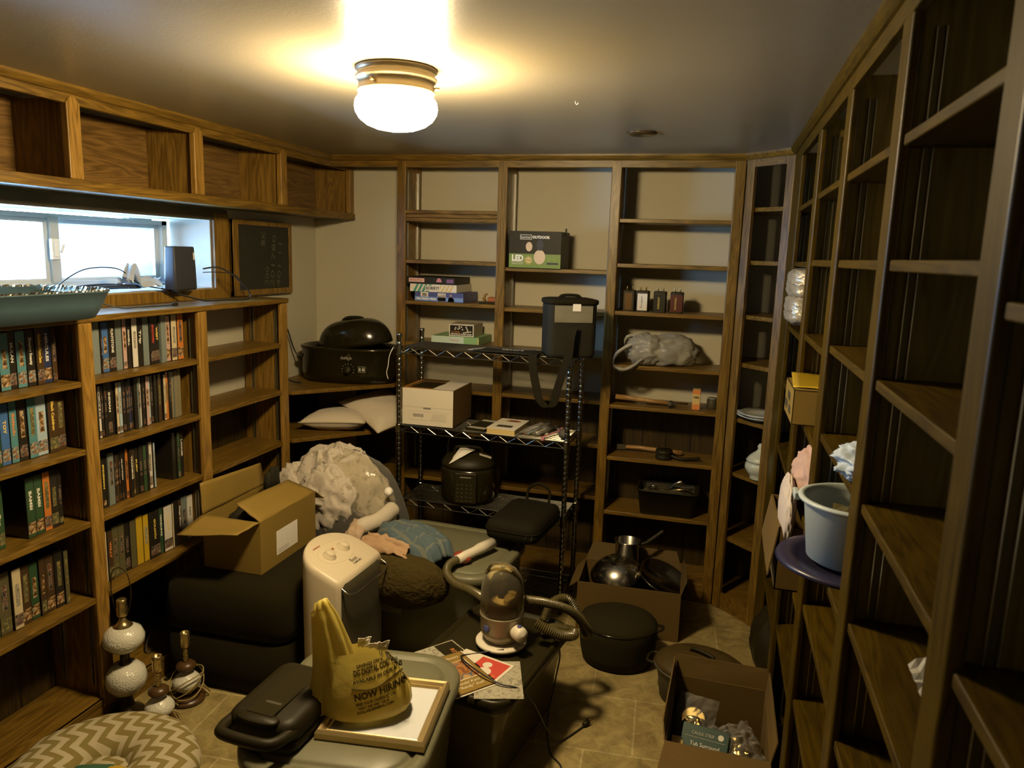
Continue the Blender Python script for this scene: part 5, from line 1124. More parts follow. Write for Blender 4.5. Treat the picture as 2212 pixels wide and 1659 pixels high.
def gridmesh(n):
    m, nt, b = base(n); L = nt.links.new; N = nt.nodes.new
    tc = N('ShaderNodeTexCoord'); mp = N('ShaderNodeMapping'); mp.inputs['Rotation'].default_value = (rad(45),0,0); L(tc.outputs['Object'], mp.inputs[0]); sx = N('ShaderNodeSeparateXYZ'); L(mp.outputs[0], sx.inputs[0]); o_ = []
    for ax in ('Y', 'Z'):
        a = N('ShaderNodeMath'); a.operation = 'PINGPONG'; a.inputs[1].default_value = .0036; L(sx.outputs[ax], a.inputs[0])
        l_ = N('ShaderNodeMath'); l_.operation = 'LESS_THAN'; l_.inputs[1].default_value = .0009; L(a.outputs[0], l_.inputs[0]); o_.append(l_)
    mm = N('ShaderNodeMath'); mm.operation = 'MAXIMUM'; L(o_[0].outputs[0], mm.inputs[0]); L(o_[1].outputs[0], mm.inputs[1])
    mx = N('ShaderNodeMix'); mx.data_type = 'RGBA'; mx.inputs['A'].default_value = (.012,.010,.005,1); mx.inputs['B'].default_value = (.13,.11,.06,1); L(mm.outputs[0], mx.inputs['Factor']); L(mx.outputs['Result'], b.inputs['Base Color'])
    bp = N('ShaderNodeBump'); bp.inputs['Strength'].default_value = .8; bp.inputs['Distance'].default_value = .002; L(mm.outputs[0], bp.inputs['Height']); L(bp.outputs[0], b.inputs['Normal']); b.inputs['Roughness'].default_value = .4; return m
_DEF['mesh_grille'] = gridmesh
g = G()
def fn(u, v):
    y = -.142+.284*u; z = .03+.462*v; e = min(1, 6*min(u, 1-u)); x = .100+.012*e**.5
    if v > .96: x -= .010*(v-.96)/.04
    return (x, y, z)
g.grid(fn, 24, 26).build('grille', 'mesh_grille', t, smooth=True)
G().tube(curve_pts([(.100,-.140,.485),(.128,-.138,.470),(.140,-.10,.462),(.144,0,.462),(.140,.10,.462),(.128,.138,.470),(.100,.140,.485)]), .0032, 8).build('wire_handle', 'steel', t, smooth=True)
ang = math.atan2(.085, .20); mt_ = Matrix.Translation((0.0,0,topz(0)+.0025)) @ Matrix.Rotation(ang,4,'Y')
g = G(); ring = [mt_ @ Vector((-.005+.052*math.cos(2*math.pi*k/60), .098*math.sin(2*math.pi*k/60), 0)) for k in range(60)]; g.tube(ring, .0013, 6, closed=True); g.build('dial_ring', 'heater_body', t, smooth=True)
for y in (-.047, .047): G().lathe([(.026,0),(.026,.002),(.019,.004),(.018,.016),(.0165,.018),(0,.018)], (0,0,0), 28, mt_ @ Matrix.Translation((-.005,y,0))).build('knob', 'heater_body', t, smooth=True)
G().lathe([(0,0),(.005,0),(.005,.002),(0,.002)], (0,0,0), 16, mt_ @ Matrix.Translation((-.022,0,0))).build('pilot_light', 'orange_wood', t)
rt = mt_.to_3x3()
text(t, 'Best', .024, mt_ @ Vector((.062,.015,.0012)), rt @ Vector((0,1,0)), rt @ Vector((-1,0,0)), 'ink'); text(t, 'COMFORT', .013, mt_ @ Vector((.079,.018,.0012)), rt @ Vector((0,1,0)), rt @ Vector((-1,0,0)), 'ink', width=.055); text(t, 'CAUTION HOT', .010, mt_ @ Vector((-.062,-.05,.0012)), rt @ Vector((0,1,0)), rt @ Vector((-1,0,0)), 'red_ink', width=.045)
# ---------------------------------------------------------------- on the foreground tote
from mathutils.bvhtree import BVHTree
def wrap_text(parent, bvh, mi_, s, size, o0, right, up, dirn, mat, width=None, bend=0, **k):
    """lettering pressed onto a curved surface"""
    me = text_mesh(s, size, 0, k.pop('bold', .0006), shear=k.pop('shear', 0)).copy(); me.materials.clear(); me.materials.append(M(mat))
    xs = [v.co.x for v in me.vertices]; sx = width/((max(xs)-min(xs)) or 1) if width else 1
    o0 = Vector(o0); r = Vector(right).normalized(); u = Vector(up).normalized(); dn = Vector(dirn).normalized()
    for v in me.vertices:
        p = o0+r*v.co.x*sx+u*(v.co.y+bend*math.sin(v.co.x*sx*30)); h = bvh.ray_cast(p-dn*.3, dn)
        q = (h[0]-dn*.0012) if h[0] else p
        v.co = mi_ @ q
    o = bpy.data.objects.new('lettering', me); COL.objects.link(o); o.parent = parent; return o
t = thing('contact_grill', 'black folding contact grill resting on the left of the foreground tote', 'grill', (-1.003, 1.575, .4255), rad(-4))
t.scale = (.9,.9,.92)
P('grill_black', (.016,.012,.003), .5, spec=.25, bump=.1, bscale=300)
rings = []
for ins, z in ((.012,.004),(.002,.010),(0,.022),(.004,.036)): rings.append([(x, y, z) for x, y in rr(.225-2*ins, .30-2*ins, .05-ins, 6)])
G().loft(rings).build('lower_housing', 'grill_black', t, smooth=True)
rings = []
for ins, z in ((.004,.037),(0,.045),(.002,.075),(.012,.088),(.03,.093)): rings.append([(x, y+.004, z+.006*y/.15) for x, y in rr(.222-2*ins, .29-2*ins, max(.05-ins, .012), 6)])
G().loft(rings).build('lid', 'grill_black', t, smooth=True)
G().box(-.045,.040,-.12,.12,.093,.097).build('lid_panel', 'black_matte', t, bevel=.003)
G().tube(curve_pts([(-.098,-.10,.055),(-.090,-.165,.060),(-.06,-.190,.064),(.05,-.190,.064),(.085,-.165,.060),(.095,-.10,.055)]), .016, 12).build('handle', 'grill_black', t, smooth=True)
oval(G(), [(.062,.022,0),(.066,.026,.006),(.060,.022,.012),(0,0,.012)], (0,-.128,.082), e=2.6, n=40).build('handle_panel', 'black', t, smooth=True)
G().box(-.02,.03,-.07,-.06,.0972,.0976).build('name_plate', 'charcoal', t)
for q in ((-.09,-.12),(.09,-.12),(-.09,.12),(.09,.12)): G().lathe([(0,0),(.010,0),(.012,.008),(0,.008)], (*q, 0), 12).build('foot', 'black', t)
# picture frame
P('gilt', (.60,.46,.22), .34, .7, bump=.25, bscale=60)
art_mat('print_pale', [(.46,.43,.36),(.50,.47,.40),(.42,.40,.33),(.48,.45,.38)], 8)
t = thing('picture_frame', 'gilt framed pale print lying flat under the yellow bag', 'picture frame', (-.775, 1.69, .4258), rad(7))
w, h = .285, .285
def frame_side(a, b, inn):
    g = G(); a = Vector((*a, 0)); b = Vector((*b, 0)); d = (b-a).normalized(); n = Vector((-d.y, d.x, 0)); pr = [(0,0),(0,.016),(.006,.024),(.013,.022),(.018,.014),(.024,.016),(.027,.010),(.027,0)]
    g.loft([[a+n*u+d*u+Vector((0,0,z)) for u, z in pr], [b+n*u-d*u+Vector((0,0,z)) for u, z in pr]]); return g
cs = [(-w/2,-h/2),(w/2,-h/2),(w/2,h/2),(-w/2,h/2)]
for i in range(4): frame_side(cs[i], cs[(i+1) % 4], 0).build('frame_moulding', 'gilt', t)
G().box(-w/2+.022,w/2-.022,-h/2+.022,h/2-.022,.002,.008).build('print', 'print_pale', t)
G().box(-w/2+.022,w/2-.022,-h/2+.022,h/2-.022,.0085,.0095).build('glazing', 'glass_pane', t)
P('vase_print', (.33,.33,.25), .5)
oval(G(), [(.018,.026,0),(.018,.026,.0006)], (.083,-.02,.0078), e=2, n=30).box(.076,.100,0,.07,.0078,.0084).build('print_figure', 'vase_print', t)
# yellow shopping bag
def translucent(name, col, tr=.35, rough=.35):
    def mk(n):
        m, nt, b = base(n); L = nt.links.new; N = nt.nodes.new
        b.inputs['Base Color'].default_value = (*col, 1); b.inputs['Roughness'].default_value = rough
        t_ = N('ShaderNodeBsdfTranslucent'); t_.inputs[0].default_value = (*col, 1); mx = N('ShaderNodeMixShader'); mx.inputs[0].default_value = tr
        tc = N('ShaderNodeTexCoord'); no = N('ShaderNodeTexNoise'); no.inputs['Scale'].default_value = 18; no.inputs['Detail'].default_value = 4; bp = N('ShaderNodeBump'); bp.inputs['Strength'].default_value = .5; bp.inputs['Distance'].default_value = .006
        L(tc.outputs['Object'], no.inputs[0]); L(no.outputs['Fac'], bp.inputs['Height']); L(bp.outputs[0], b.inputs['Normal'])
        L(b.outputs[0], mx.inputs[1]); L(t_.outputs[0], mx.inputs[2]); L(mx.outputs[0], nt.nodes['Material Output'].inputs[0]); return m
    _DEF[name] = mk
translucent('bag_yellow', (.66,.53,.12), .32); P('bag_ink', (.045,.032,.008), .5)
bx, by, bz = -.815, 1.665, .452
t = thing('shopping_bag', 'yellow plastic shopping bag with black hiring print standing on the frame', 'shopping bag', (bx, by, bz))
view = Vector((.0-bx, 0-by, 1.65-.5)).normalized()   # the side with the print
fwd = Vector((.46, -.80, .22)).normalized()
g = G()
NB = 84
def bag_ring(v):
    z = .003+.165*v; w = .118*(1-.38*max(0, v-.35)**1.2)*(.90+.10*min(1, v*8)); d = .072*(1-.62*v**1.6); cxm = -.004-.012*v
    ring = []
    for i in range(NB):
        a = 2*math.pi*i/NB; c_, s_ = math.cos(a), math.sin(a)
        x = w*math.copysign(abs(c_)**.85, c_)+cxm; y = d*math.copysign(abs(s_)**.85, s_)
        fr = .35 if (s_ < 0 and abs(c_) < .8) else 1
        k = 1+fr*(.05*noise.noise(Vector((c_*2.2, s_*2.2, z*9)))+.05*(1-2*abs(noise.noise(Vector((c_*3+5, s_*3, z*5))))))
        zz = z+(.035*(c_*.2-abs(s_)*0)*v if True else 0)-(.055*max(0, c_)**1.5*v)+.004*noise.noise(Vector((c_*5, s_*5, v*3)))*v
        ring.append(Vector((x*k, y*k, zz)))
    return ring
rot = Matrix.Rotation(rad(27), 4, 'Z')
rings = [[rot @ p for p in bag_ring(v/22)] for v in range(23)]
g.loft(rings, cap=False); g.f.append(tuple(range(NB-1,-1,-1)))
# gathered handle standing up on the left
hp = []
for k in range(19):
    u = k/18; z = .01+.292*u; w = .058*(1-u)**.7+.026; d = .036*(1-u)+.012
    if u > .93: w *= .75; d *= .7
    cx_ = -.082-.040*u+.012*math.sin(u*3); ring = []
    for i in range(44):
        a = 2*math.pi*i/44; f_ = 1+.13*math.sin(a*7+u*2)+.05*math.sin(a*13-u*3)
        ring.append(rot @ Vector((cx_+w*math.cos(a)*f_*.8, -.004+.012*u+d*math.sin(a)*f_, z+(.008*math.cos(a) if u > .9 else 0))))
    hp.append(ring)
g.loft(hp, cap=True)
o = g.build('bag_film', 'bag_yellow', t, smooth=True)
bw = [Vector((bx, by, bz))+Vector(p) for p in g.v]; bvh = BVHTree.FromPolygons(bw, g.f)
mi_ = Matrix.Translation((-bx, -by, -bz)); rg = rot.to_3x3() @ Vector((1,0,.16)); up_ = Vector((-.14,0,1)); dn = -(rot.to_3x3() @ Vector((.1,-1,.15)))
ctr = Vector((bx, by, bz))+rot.to_3x3() @ Vector((.022,-.05,0))
for s, z, sz, wd, dx, sh in (('SAVINGS ON SAVINGS', .150, .011, .105, 0, 0), ('DG DIGITAL COUPONS', .134, .020, .125, .002, 0), ('AVAILABLE IN OUR APP', .113, .013, .13, .002, 0), ('NOW HIRING.', .074, .024, .145, .012, 0), ('FIND YOUR CAREER AT DG.', .055, .0105, .105, -.004, 0), ('TEXT OR VISIT US AT', .044, .009, .085, -.008, 0), ('DOLLARGENERAL.COM', .034, .0095, .095, -.006, 0)):
    wrap_text(t, bvh, mi_, s, sz, ctr+rg*dx+Vector((0,0,z)), rg, up_, dn, 'bag_ink', width=wd, bold=.0009 if sz > .015 else .0004, bend=.002)
g = G(); pts = []
for k in range(30):
    p = ctr+rg*(-.066+.135*k/29)+Vector((0,0,.093+.008*math.sin((-.066+.135*k/29)*40-1))); h = bvh.ray_cast(p-dn*.3, dn); pts.append(mi_ @ ((h[0] if h[0] else p)-dn*.0008))
g.tube(pts, .0016, 5).build('print_wave', 'bag_ink', t)
t = thing('tissue', 'white tissue paper poking out of the yellow bag top', 'tissue', (bx+.0, by+.02, bz+.155))
for k, (a, b) in enumerate(((-.025,.03),(.005,.02),(.028,.028))):
    sheet(G(), (a-.014,0,0),(a+.014,.004*k,0),(a+.022,.006,b),(a-.012,-.006,b-.006), 8, 8, .006, 3, k+2).build('tissue_sheet', 'white', t, solid=.001)
# ---------------------------------------------------------------- lamps by the left bookcase
def hob(n):
    m, nt, b = base(n); L = nt.links.new; N = nt.nodes.new
    tc = N('ShaderNodeTexCoord'); v = N('ShaderNodeTexVoronoi'); v.inputs['Scale'].default_value = 190; v.feature = 'SMOOTH_F1'; L(tc.outputs['Object'], v.inputs['Vector'])
    bp = N('ShaderNodeBump'); bp.inputs['Strength'].default_value = .9; bp.inputs['Distance'].default_value = .0022; bp.invert = True; L(v.outputs['Distance'], bp.inputs['Height']); L(bp.outputs[0], b.inputs['Normal'])
    b.inputs['Base Color'].default_value = (.60,.58,.48,1); b.inputs['Roughness'].default_value = .18; return m
_DEF['milk_glass'] = hob
P('dark_wood', (.07,.035,.010), .35); P('dark_bronze', (.045,.030,.010), .35, .5); P('lamp_cord', (.30,.22,.08), .5); P('lamp_gold', (.50,.38,.16), .28, .9)
def socket(g, z): return g.lathe([(.009,z),(.016,z+.004),(.0175,z+.010),(.0175,z+.034),(.0155,z+.037),(.0165,z+.040),(.0165,z+.062),(.012,z+.066),(.0,z+.062)], n=24)
t = thing('table_lamp', 'tall lamp base with two stacked hobnail milk glass globes and wire harp', 'lamp', (-1.900, 1.985, 0))
G().lathe([(0,0),(.055,0),(.058,.006),(.052,.018),(.03,.03),(.022,.045),(.018,.07),(.020,.085)], n=36).build('foot', 'dark_bronze', t, smooth=True)
G().lathe([(.02,.085),(.045,.095),(.064,.120),(.068,.145),(.062,.172),(.044,.192),(.02,.198)], n=48).build('glass_globe', 'milk_glass', t, smooth=True)
G().lathe([(.022,.196),(.016,.205),(.015,.235),(.022,.246)], n=24).build('neck', 'dark_bronze', t, smooth=True)
G().lathe([(.022,.244),(.045,.254),(.066,.278),(.068,.298),(.058,.322),(.035,.338),(.018,.340)], n=48).build('glass_globe', 'milk_glass', t, smooth=True)
G().lathe([(.030,.336),(.032,.340),(.020,.350),(.012,.362),(.010,.375)], n=24).build('cap', 'lamp_gold', t, smooth=True)
socket(G(), .372).build('socket', 'lamp_gold', t, smooth=True)
G().tube(curve_pts([(-.020,0,.392),(-.030,0,.405),(-.040,0,.46),(-.034,0,.525),(-.012,0,.548),(.012,0,.548),(.034,0,.525),(.042,0,.46),(.030,0,.405),(.020,0,.392)]), .0020, 6).build('harp', 'dark_bronze', t, smooth=True)
g = G(); g.tube(curve_pts([(.02,-.05,.008),(.07,-.03,.010),(.08,.02,.008),(.03,.05,.012),(-.01,.06,.02),(.04,.06,.006),(.085,.04,.006)]), .0022, 6); g.build('cord', 'lamp_cord', t, smooth=True)
def small_lamp(name, label, loc, h, s, wrap):
    t = thing(name, label, 'lamp', loc, R.uniform(0, 1), 'small milk glass lamps')
    G().lathe([(0,0),(.058*s,0),(.062*s,.006),(.060*s,.014),(.045*s,.020),(.03*s,.028),(0,.028)], n=36).build('foot', 'dark_wood', t, smooth=True)
    e = .028; r = .045*s; H = .088*s
    G().lathe([(.018*s,e)]+[(r*math.sin(math.pi*(k+1)/13)**.8+.004, e+H*(k+1)/13) for k in range(12)]+[(.012,e+H)], n=40).build('glass_globe', 'milk_glass', t, smooth=True)
    z = e+H
    G().lathe([(.012,z),(.026*s,z+.004),(.034*s,z+.014),(.034*s,z+.022),(.024*s,z+.032),(.012,z+.036)], n=30).build('wood_turning', 'dark_wood', t, smooth=True)
    z += .036; pr = []
    for k in range(5): pr += [(.007,z+k*.010),(.0105,z+k*.010+.004),(.007,z+k*.010+.008)]
    pr.append((.009, z+.05)); G().lathe(pr, n=20).build('stem', 'lamp_gold', t, smooth=True)
    G().lathe([(.009,z+.05),(.015,z+.058),(.0165,z+.068),(.0165,z+.086),(.0155,z+.092),(.0165,z+.098),(.0165,z+.112),(.013,z+.113),(.012,z+.10),(0,z+.10)], n=24).build('socket', 'lamp_gold', t, smooth=True)
    g = G()
    for q in range(wrap):
        ph = q*1.1; g.tube([((r+.012)*math.cos(a+ph), (r+.012)*math.sin(a+ph), e+.006+H*.42+.040*s*math.sin(a*1.0+ph*2)) for a in [2*math.pi*k/26 for k in range(27)]], .0024, 6)
    g.tube(curve_pts([(r+.01,0,e+.03),(r+.03,.01,.02),(.04*s,.05*s,.022),(-.03*s,.055*s,.02),(-.06*s,0,.02),(-.02,-.06*s,.018)]), .0024, 6)
    g.build('cord', 'lamp_cord', t, smooth=True)
    return t
small_lamp('table_lamp', 'small milk glass lamp with cord wrapped round it, on a round wood foot', (-1.765, 2.125, 0), 0, 1.02, 3)
small_lamp('table_lamp', 'small white hobnail lamp between the tall lamp and the chevron cushion', (-1.748, 1.965, 0), 0, 1.0, 0)
# chevron cushion
def chev(n):
    m, nt, b = base(n); L = nt.links.new; N = nt.nodes.new
    tc = N('ShaderNodeTexCoord'); mp = N('ShaderNodeMapping'); mp.inputs['Rotation'].default_value = (0,0,rad(38)); sx = N('ShaderNodeSeparateXYZ'); L(tc.outputs['Object'], mp.inputs[0]); L(mp.outputs[0], sx.inputs[0])
    pp = N('ShaderNodeMath'); pp.operation = 'PINGPONG'; pp.inputs[1].default_value = .034; L(sx.outputs['X'], pp.inputs[0])
    ad = N('ShaderNodeMath'); ad.operation = 'ADD'; L(pp.outputs[0], ad.inputs[0]); L(sx.outputs['Y'], ad.inputs[1])
    p2 = N('ShaderNodeMath'); p2.operation = 'PINGPONG'; p2.inputs[1].default_value = .025; L(ad.outputs[0], p2.inputs[0])
    lt_ = N('ShaderNodeMath'); lt_.operation = 'LESS_THAN'; lt_.inputs[1].default_value = .0125; L(p2.outputs[0], lt_.inputs[0])
    mx = N('ShaderNodeMix'); mx.data_type = 'RGBA'; mx.inputs['A'].default_value = (.42,.36,.23,1); mx.inputs['B'].default_value = (.20,.155,.045,1); L(lt_.outputs[0], mx.inputs['Factor']); L(mx.outputs['Result'], b.inputs['Base Color']); b.inputs['Roughness'].default_value = .9; return m
_DEF['chevron'] = chev
t = thing('ring_cushion', 'round bolster cushion with cream and olive chevron cover on the floor', 'cushion', (-1.675, 1.635, 0), 0)
def fn(u, v):
    a = 2*math.pi*u; b_ = 2*math.pi*v; Rm = .172+.006*noise.noise(Vector((math.cos(a)*2, math.sin(a)*2, 0))); rr_ = .105+.006*noise.noise(Vector((math.cos(a)*3, math.sin(a)*3, math.cos(b_))))
    return ((Rm+rr_*math.cos(b_))*math.cos(a)*1.0, (Rm+rr_*math.cos(b_))*math.sin(a), .068+.068*math.sin(b_)*(1+.05*noise.noise(Vector((math.cos(a)*4, math.sin(a)*4, 2)))))
G().grid(fn, 96, 36).build('ring', 'chevron', t, smooth=True)
G().sphere((.0,-.02,.052), 1, 48, 20, .125, .115, .048, lambda d: 1+.04*noise.noise(d*3)).build('pad', 'chevron', t, smooth=True)
P('green_cloth', (.03,.10,.055), .8)
o = rrbox(G(), .12, .08, .02, [(.004,0),(0,.006),(.002,.02),(.01,.024)]).build('green_toy', 'green_cloth', smooth=True); o.location = (-1.655, 1.575, .103); o.rotation_euler = (0,0,rad(20)); tag(o, 'small dark green pouch lying in the middle of the chevron cushion', 'pouch')
o = clothblob(G(), (0,0,0), (.05,.03,.018), .2, 3, 4, 28, 18).build('yellow_cloth', 'spine_yellow', smooth=True); o.location = (-1.59, 1.60, .112); tag(o, 'mustard cloth scrap beside the green pouch on the cushion', 'cloth')
t = thing('power_adapter', 'black rounded case with white sticker at the bottom edge by the cushion', 'adapter', (-1.36, 1.665, 0), rad(25))
rrbox(G(), .13, .10, .03, [(.004,0),(0,.01),(.0,.075),(.01,.092),(.03,.098)]).build('case', 'black', t, smooth=True); G().box(-.01,.05,-.04,0,.0985,.0992).build('sticker', 'white', t)
# bits on the floor and the bottom shelf
o = cord('cable', 'thin black cord heap on the bottom shelf behind the lamps', [(-2.02,2.24,.088),(-2.04,2.36,.12),(-2.0,2.40,.10),(-2.05,2.30,.14),(-2.02,2.22,.09),(-1.98,2.33,.0875),(-2.06,2.42,.10),(-2.08,2.46,.17)], .0025)
for k, (a, b, lab) in enumerate((((-1.925,2.20),(-1.905,2.34),'thin dark strip on the floor against the bookcase foot'), ((-1.885,2.20),(-1.86,2.27),'short dark strip on the floor, nearer the small lamp'))):
    o = G().box(-.008,.008,0,math.hypot(b[0]-a[0], b[1]-a[1]),0,.006).build('floor_strip', 'black', bevel=.001); o.location = (a[0], a[1], 0); o.rotation_euler = (0,0,-math.atan2(b[0]-a[0], b[1]-a[1])); tag(o, lab, 'strip')
# ---------------------------------------------------------------- right side of the floor
P('dark_steel', (.16,.14,.10), .22, 1)
P('card_dark', (.105,.062,.010), .8, bump=.15, bscale=120, vary=.12); P('card_darker', (.085,.052,.010), .85, vary=.12)
t = thing('pan_carton', 'brown carton full of steel pans in front of the back bookcase', 'box', (-.285, 3.25, 0), rad(2))
g = G(); x0,x1,y0,y1,z1 = -.225,.225,-.13,.13,.225
g.box(x0,x1,y0,y1,0,.004).box(x0,x0+.004,y0,y1,.004,z1).box(x1-.004,x1,y0,y1,.004,z1).box(x0+.004,x1-.004,y0,y0+.004,.004,z1).box(x0+.004,x1-.004,y1-.004,y1,.004,z1)
g.build('box_body', 'card_dark', t)
sheet(G(), (x0,y1,z1),(x1,y1,z1),(x1-.03,y1+.035,z1+.075),(x0+.03,y1+.035,z1+.08), 8, 4, .002, 2, 3).build('flap', 'card_darker', t, solid=.004)
sheet(G(), (x0,y0,z1),(x0,y1,z1),(x0-.035,y1-.02,z1-.03),(x0-.04,y0+.03,z1-.04), 6, 4, .002, 2, 5).build('flap', 'card_dark', t, solid=.004)
sheet(G(), (x1,y0,z1),(x1,y1,z1),(x1+.005,y1-.02,z1+.06),(x1+.02,y0+.02,z1+.055), 6, 4, .002, 2, 6).build('flap', 'card_darker', t, solid=.004)
m = Matrix.Translation((-.345, 3.21, .205)) @ Matrix.Rotation(rad(-18),4,'X') @ Matrix.Rotation(rad(-8),4,'Y')
t = thing('domed_cover', 'domed stainless pan lid with black knob leaning in the pan carton', 'pan lid', (-.35, 3.235, .235), rot=(rad(20), rad(-8), 0))
G().lathe([(.115,0),(.117,.004),(.112,.010),(.095,.034),(.065,.055),(.030,.066),(0,.068)], n=56, cap=False).build('dome', 'steel', t, smooth=True, solid=.001)
G().lathe([(.009,.066),(.008,.076),(.018,.082),(.020,.090),(.012,.096),(0,.097)], n=24).build('knob', 'black', t, smooth=True)
t = thing('saucepan', 'small stainless saucepan with black handle at the back of the pan carton', 'saucepan', (-.315, 3.32, .275), rad(0))
G().lathe([(0,0),(.052,0),(.056,.005),(.056,.085),(.060,.088),(.060,.092),(.053,.090),(.053,.006),(0,.006)], n=44).build('body', 'steel', t, smooth=True)
G().tube(curve_pts([(.056,.0,.075),(.09,.01,.09),(.13,.03,.12),(.155,.04,.14)]), [.007]*8+[.010]*8+[.009]*9, 10).build('handle', 'black', t, smooth=True)
o = G().lathe([(0,-.10),(.05,-.10),(.053,-.09),(.053,.05),(.0,.05)], n=30).build('pan_stack', 'charcoal', smooth=True); o.location = (-.315, 3.32, .222); tag(o, 'dark pan beneath the small saucepan inside the carton', 'pan')
t = thing('skillet', 'large dark round skillet tilted in the right half of the pan carton', 'skillet', (-.155, 3.26, .20), rot=(rad(10), rad(22), 0))
G().lathe([(0,0),(.095,0),(.105,.008),(.118,.040),(.121,.043),(.115,.044),(.101,.010),(0,.006)], n=50).build('pan', 'dark_steel', t, smooth=True)
t = thing('stock_pot', 'black enamel pot in a soft cover on the floor in front of the carton', 'pot', (-.295, 2.915, 0), 0)
g = G(); rings = []
for r_, z in ((.125,0),(.140,.008),(.150,.05),(.158,.12),(.160,.165),(.150,.182),(.12,.196),(.06,.203),(.005,.204)):
    rings.append([(r_*math.cos(2*math.pi*k/48)*(1.02+.02*noise.noise(Vector((math.cos(2*math.pi*k/48)*2, math.sin(2*math.pi*k/48)*2, z*8)))), r_*math.sin(2*math.pi*k/48)*(.92+.03*noise.noise(Vector((math.cos(2*math.pi*k/48)*2, math.sin(2*math.pi*k/48)*2, z*8+3)))), z) for k in range(48)])
g.loft(rings).build('cover', 'black_matte', t, smooth=True)
G().tube([(.158*math.cos(a), .146*math.sin(a), .168) for a in [2*math.pi*k/48 for k in range(48)]], .004, 6, closed=True).build('rim', 'black_gloss', t, smooth=True)
G().tube(curve_pts([(.155,-.03,.16),(.178,-.015,.165),(.18,.015,.165),(.156,.03,.16)]), .006, 8).build('handle', 'black', t, smooth=True)
P('oval_brown', (.060,.040,.012), .35)
t = thing('oval_roaster', 'brown oval roasting pan with lid on the floor behind the near carton', 'roasting pan', (.045, 2.70, 0), rad(-14))
oval(G(), [(.13,.09,0),(.15,.11,.01),(.162,.122,.10),(.166,.126,.13),(.178,.138,.133),(.178,.138,.139),(.16,.12,.139)], e=2.1).build('pan', 'charcoal', t, smooth=True)
oval(G(), [(.172,.132,.140),(.175,.135,.146),(.168,.128,.156),(.14,.105,.176),(.08,.06,.186),(.001,.001,.188)], e=2.1).build('lid', 'oval_brown', t, smooth=True)
G().tube(curve_pts([(-.05,.02,.180),(-.035,.015,.200),(.035,-.005,.200),(.05,-.01,.180)]), .007, 8).build('lid_handle', 'black', t, smooth=True)
for s_ in (-1, 1): G().tube(curve_pts([(s_*.168,-.04,.13),(s_*.20,-.03,.128),(s_*.203,.03,.128),(s_*.168,.04,.13)]), .005, 8).build('side_handle', 'black', t, smooth=True)
# near carton with tub surround trim
t = thing('hardware_carton', 'open brown carton in the near right holding hardware packs', 'box', (.105, 2.215, 0), rad(-1.5))
g = G(); x0,x1,y0,y1,z1 = -.155,.145,-.140,.245,.235
g.box(x0,x1,y0,y1,0,.004).box(x0,x0+.004,y0,y1,.004,z1).box(x1-.004,x1,y0,y1,.004,z1).box(x0+.004,x1-.004,y0,y0+.004,.004,z1).box(x0+.004,x1-.004,y1-.004,y1,.004,z1)
g.build('box_body', 'card_dark', t)
sheet(G(), (x0,y1,z1),(x1,y1,z1),(x1,y1+.012,z1+.07),(x0,y1+.012,z1+.07), 8, 4, .002, 2, 3).build('flap', 'card_dark', t, solid=.004)
sheet(G(), (x0,y0,z1),(x0,y1,z1),(x0-.005,y1,z1+.065),(x0-.012,y0+.06,z1+.030), 8, 4, .002, 2, 5).build('flap', 'card_dark', t, solid=.004)
sheet(G(), (x1,y0,z1),(x1,y1,z1),(x1+.005,y1,z1+.065),(x1+.02,y0+.06,z1+.030), 8, 4, .002, 2, 6).build('flap', 'card_dark', t, solid=.004)
sheet(G(), (x0,y0,z1),(x1,y0,z1),(x1+.01,y0-.12,z1-.03),(x0-.01,y0-.12,z1-.02), 8, 4, .003, 2, 8).build('flap', 'card_dark', t, solid=.004)
P('pack_green', (.012,.045,.032), .4)
t = thing('sealer_trim_pack', 'dark green pack of tub surround sealer trim in the near carton', 'package', (.068, 2.235, .140), rot=(rad(42), 0, rad(-8)))
G().box(-.075,.07,-.05,.05,0,.02).build('card', 'pack_green', t, bevel=.002)
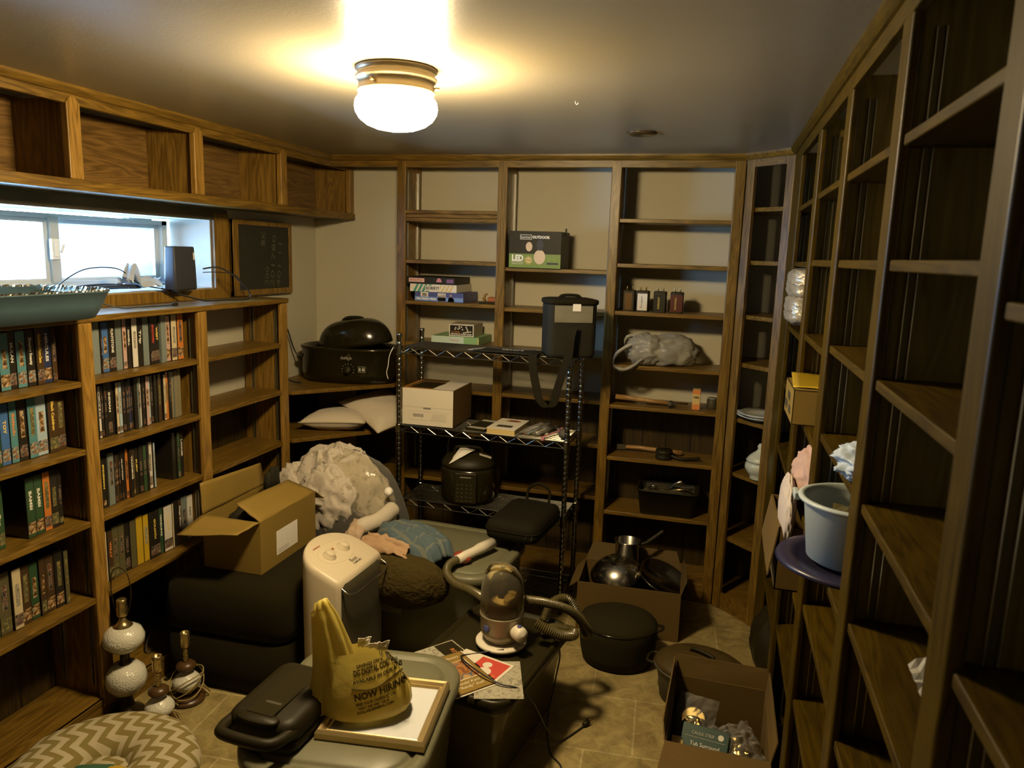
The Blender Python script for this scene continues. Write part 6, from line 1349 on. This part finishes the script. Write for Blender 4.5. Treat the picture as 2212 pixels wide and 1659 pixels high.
text(t, 'CAULK STRIP', .014, (-.01,.025,.0206), (1,0,0), (0,1,0), 'print_grey', width=.07); text(t, 'Tub Surround', .017, (.0,-.008,.0206), (1,0,0), (0,1,0), 'tw', width=.09); text(t, 'sealer trim', .016, (.0,-.026,.0206), (1,0,0), (0,1,0), 'tw', width=.075)
G().box(-.065,.06,.012,.013,.02,.0206).build('print_rule', 'print_grey', t); G().lathe([(0,0),(.009,0),(.009,.0006),(0,.0006)], (.045,.028,.02), 20).build('print_dot', 'card_white', t)
o = G().box(-.018,.018,-.03,.03,0,.06).build('small_carton', 'wood_hz', bevel=.001); o.location = (-.018, 2.215, .09); o.name = 'small_yellow_box'; o.data.materials[0] = M('sorry_y'); tag(o, 'small mustard box beside the sealer trim pack', 'box')
t = thing('hardware_bag', 'clear bag of brass fittings at the back of the near carton', 'bag', (.03, 2.38, .12), rot=(rad(35), 0, rad(-12)))
G().lathe([(.04,.01),(.048,.014),(.045,.028),(.036,.028)], n=40).build('brass_ring', 'brass', t, smooth=True); clothblob(G(), (.01,-.02,.02), (.04,.03,.018), .3, 3, 2, 26, 18).build('fittings', 'brass', t)
sheet(G(), (-.06,-.07,.03),(.07,-.07,.03),(.07,.08,.03),(-.06,.08,.03), 22, 22, .012, 4, 4, .025).build('bag_film', 'film_thin', t)
t = thing('hardware_bag', 'crinkled clear bag of fittings at the right of the near carton', 'bag', (.175, 2.26, .115), rot=(rad(14), rad(-8), rad(20)))
clothblob(G(), (0,0,.015), (.05,.045,.025), .35, 3.5, 6, 28, 18).build('fittings', 'lamp_gold', t)
sheet(G(), (-.07,-.08,.03),(.065,-.08,.03),(.06,.09,.035),(-.07,.09,.03), 26, 26, .022, 5, 9, .03).build('bag_film', 'film_thin', t)
t = thing('fitting_ring', 'shiny brass hose fitting standing in the middle of the near carton', 'fitting', (.125, 2.33, .115), rot=(rad(70), 0, rad(30)))
for k in range(3): G().lathe([(.018,.008*k),(.022,.008*k+.002),(.022,.008*k+.005),(.018,.008*k+.007)], n=28).build('thread', 'brass', t, smooth=True)
o = clothblob(G(), (0,0,0), (.13,.165,.055), .15, 3, 12, 40, 24).build('packing', 'black_matte', smooth=True); o.location = (.10, 2.27, .06); tag(o, 'dark packing under the hardware in the near carton', 'packing', kind='stuff')
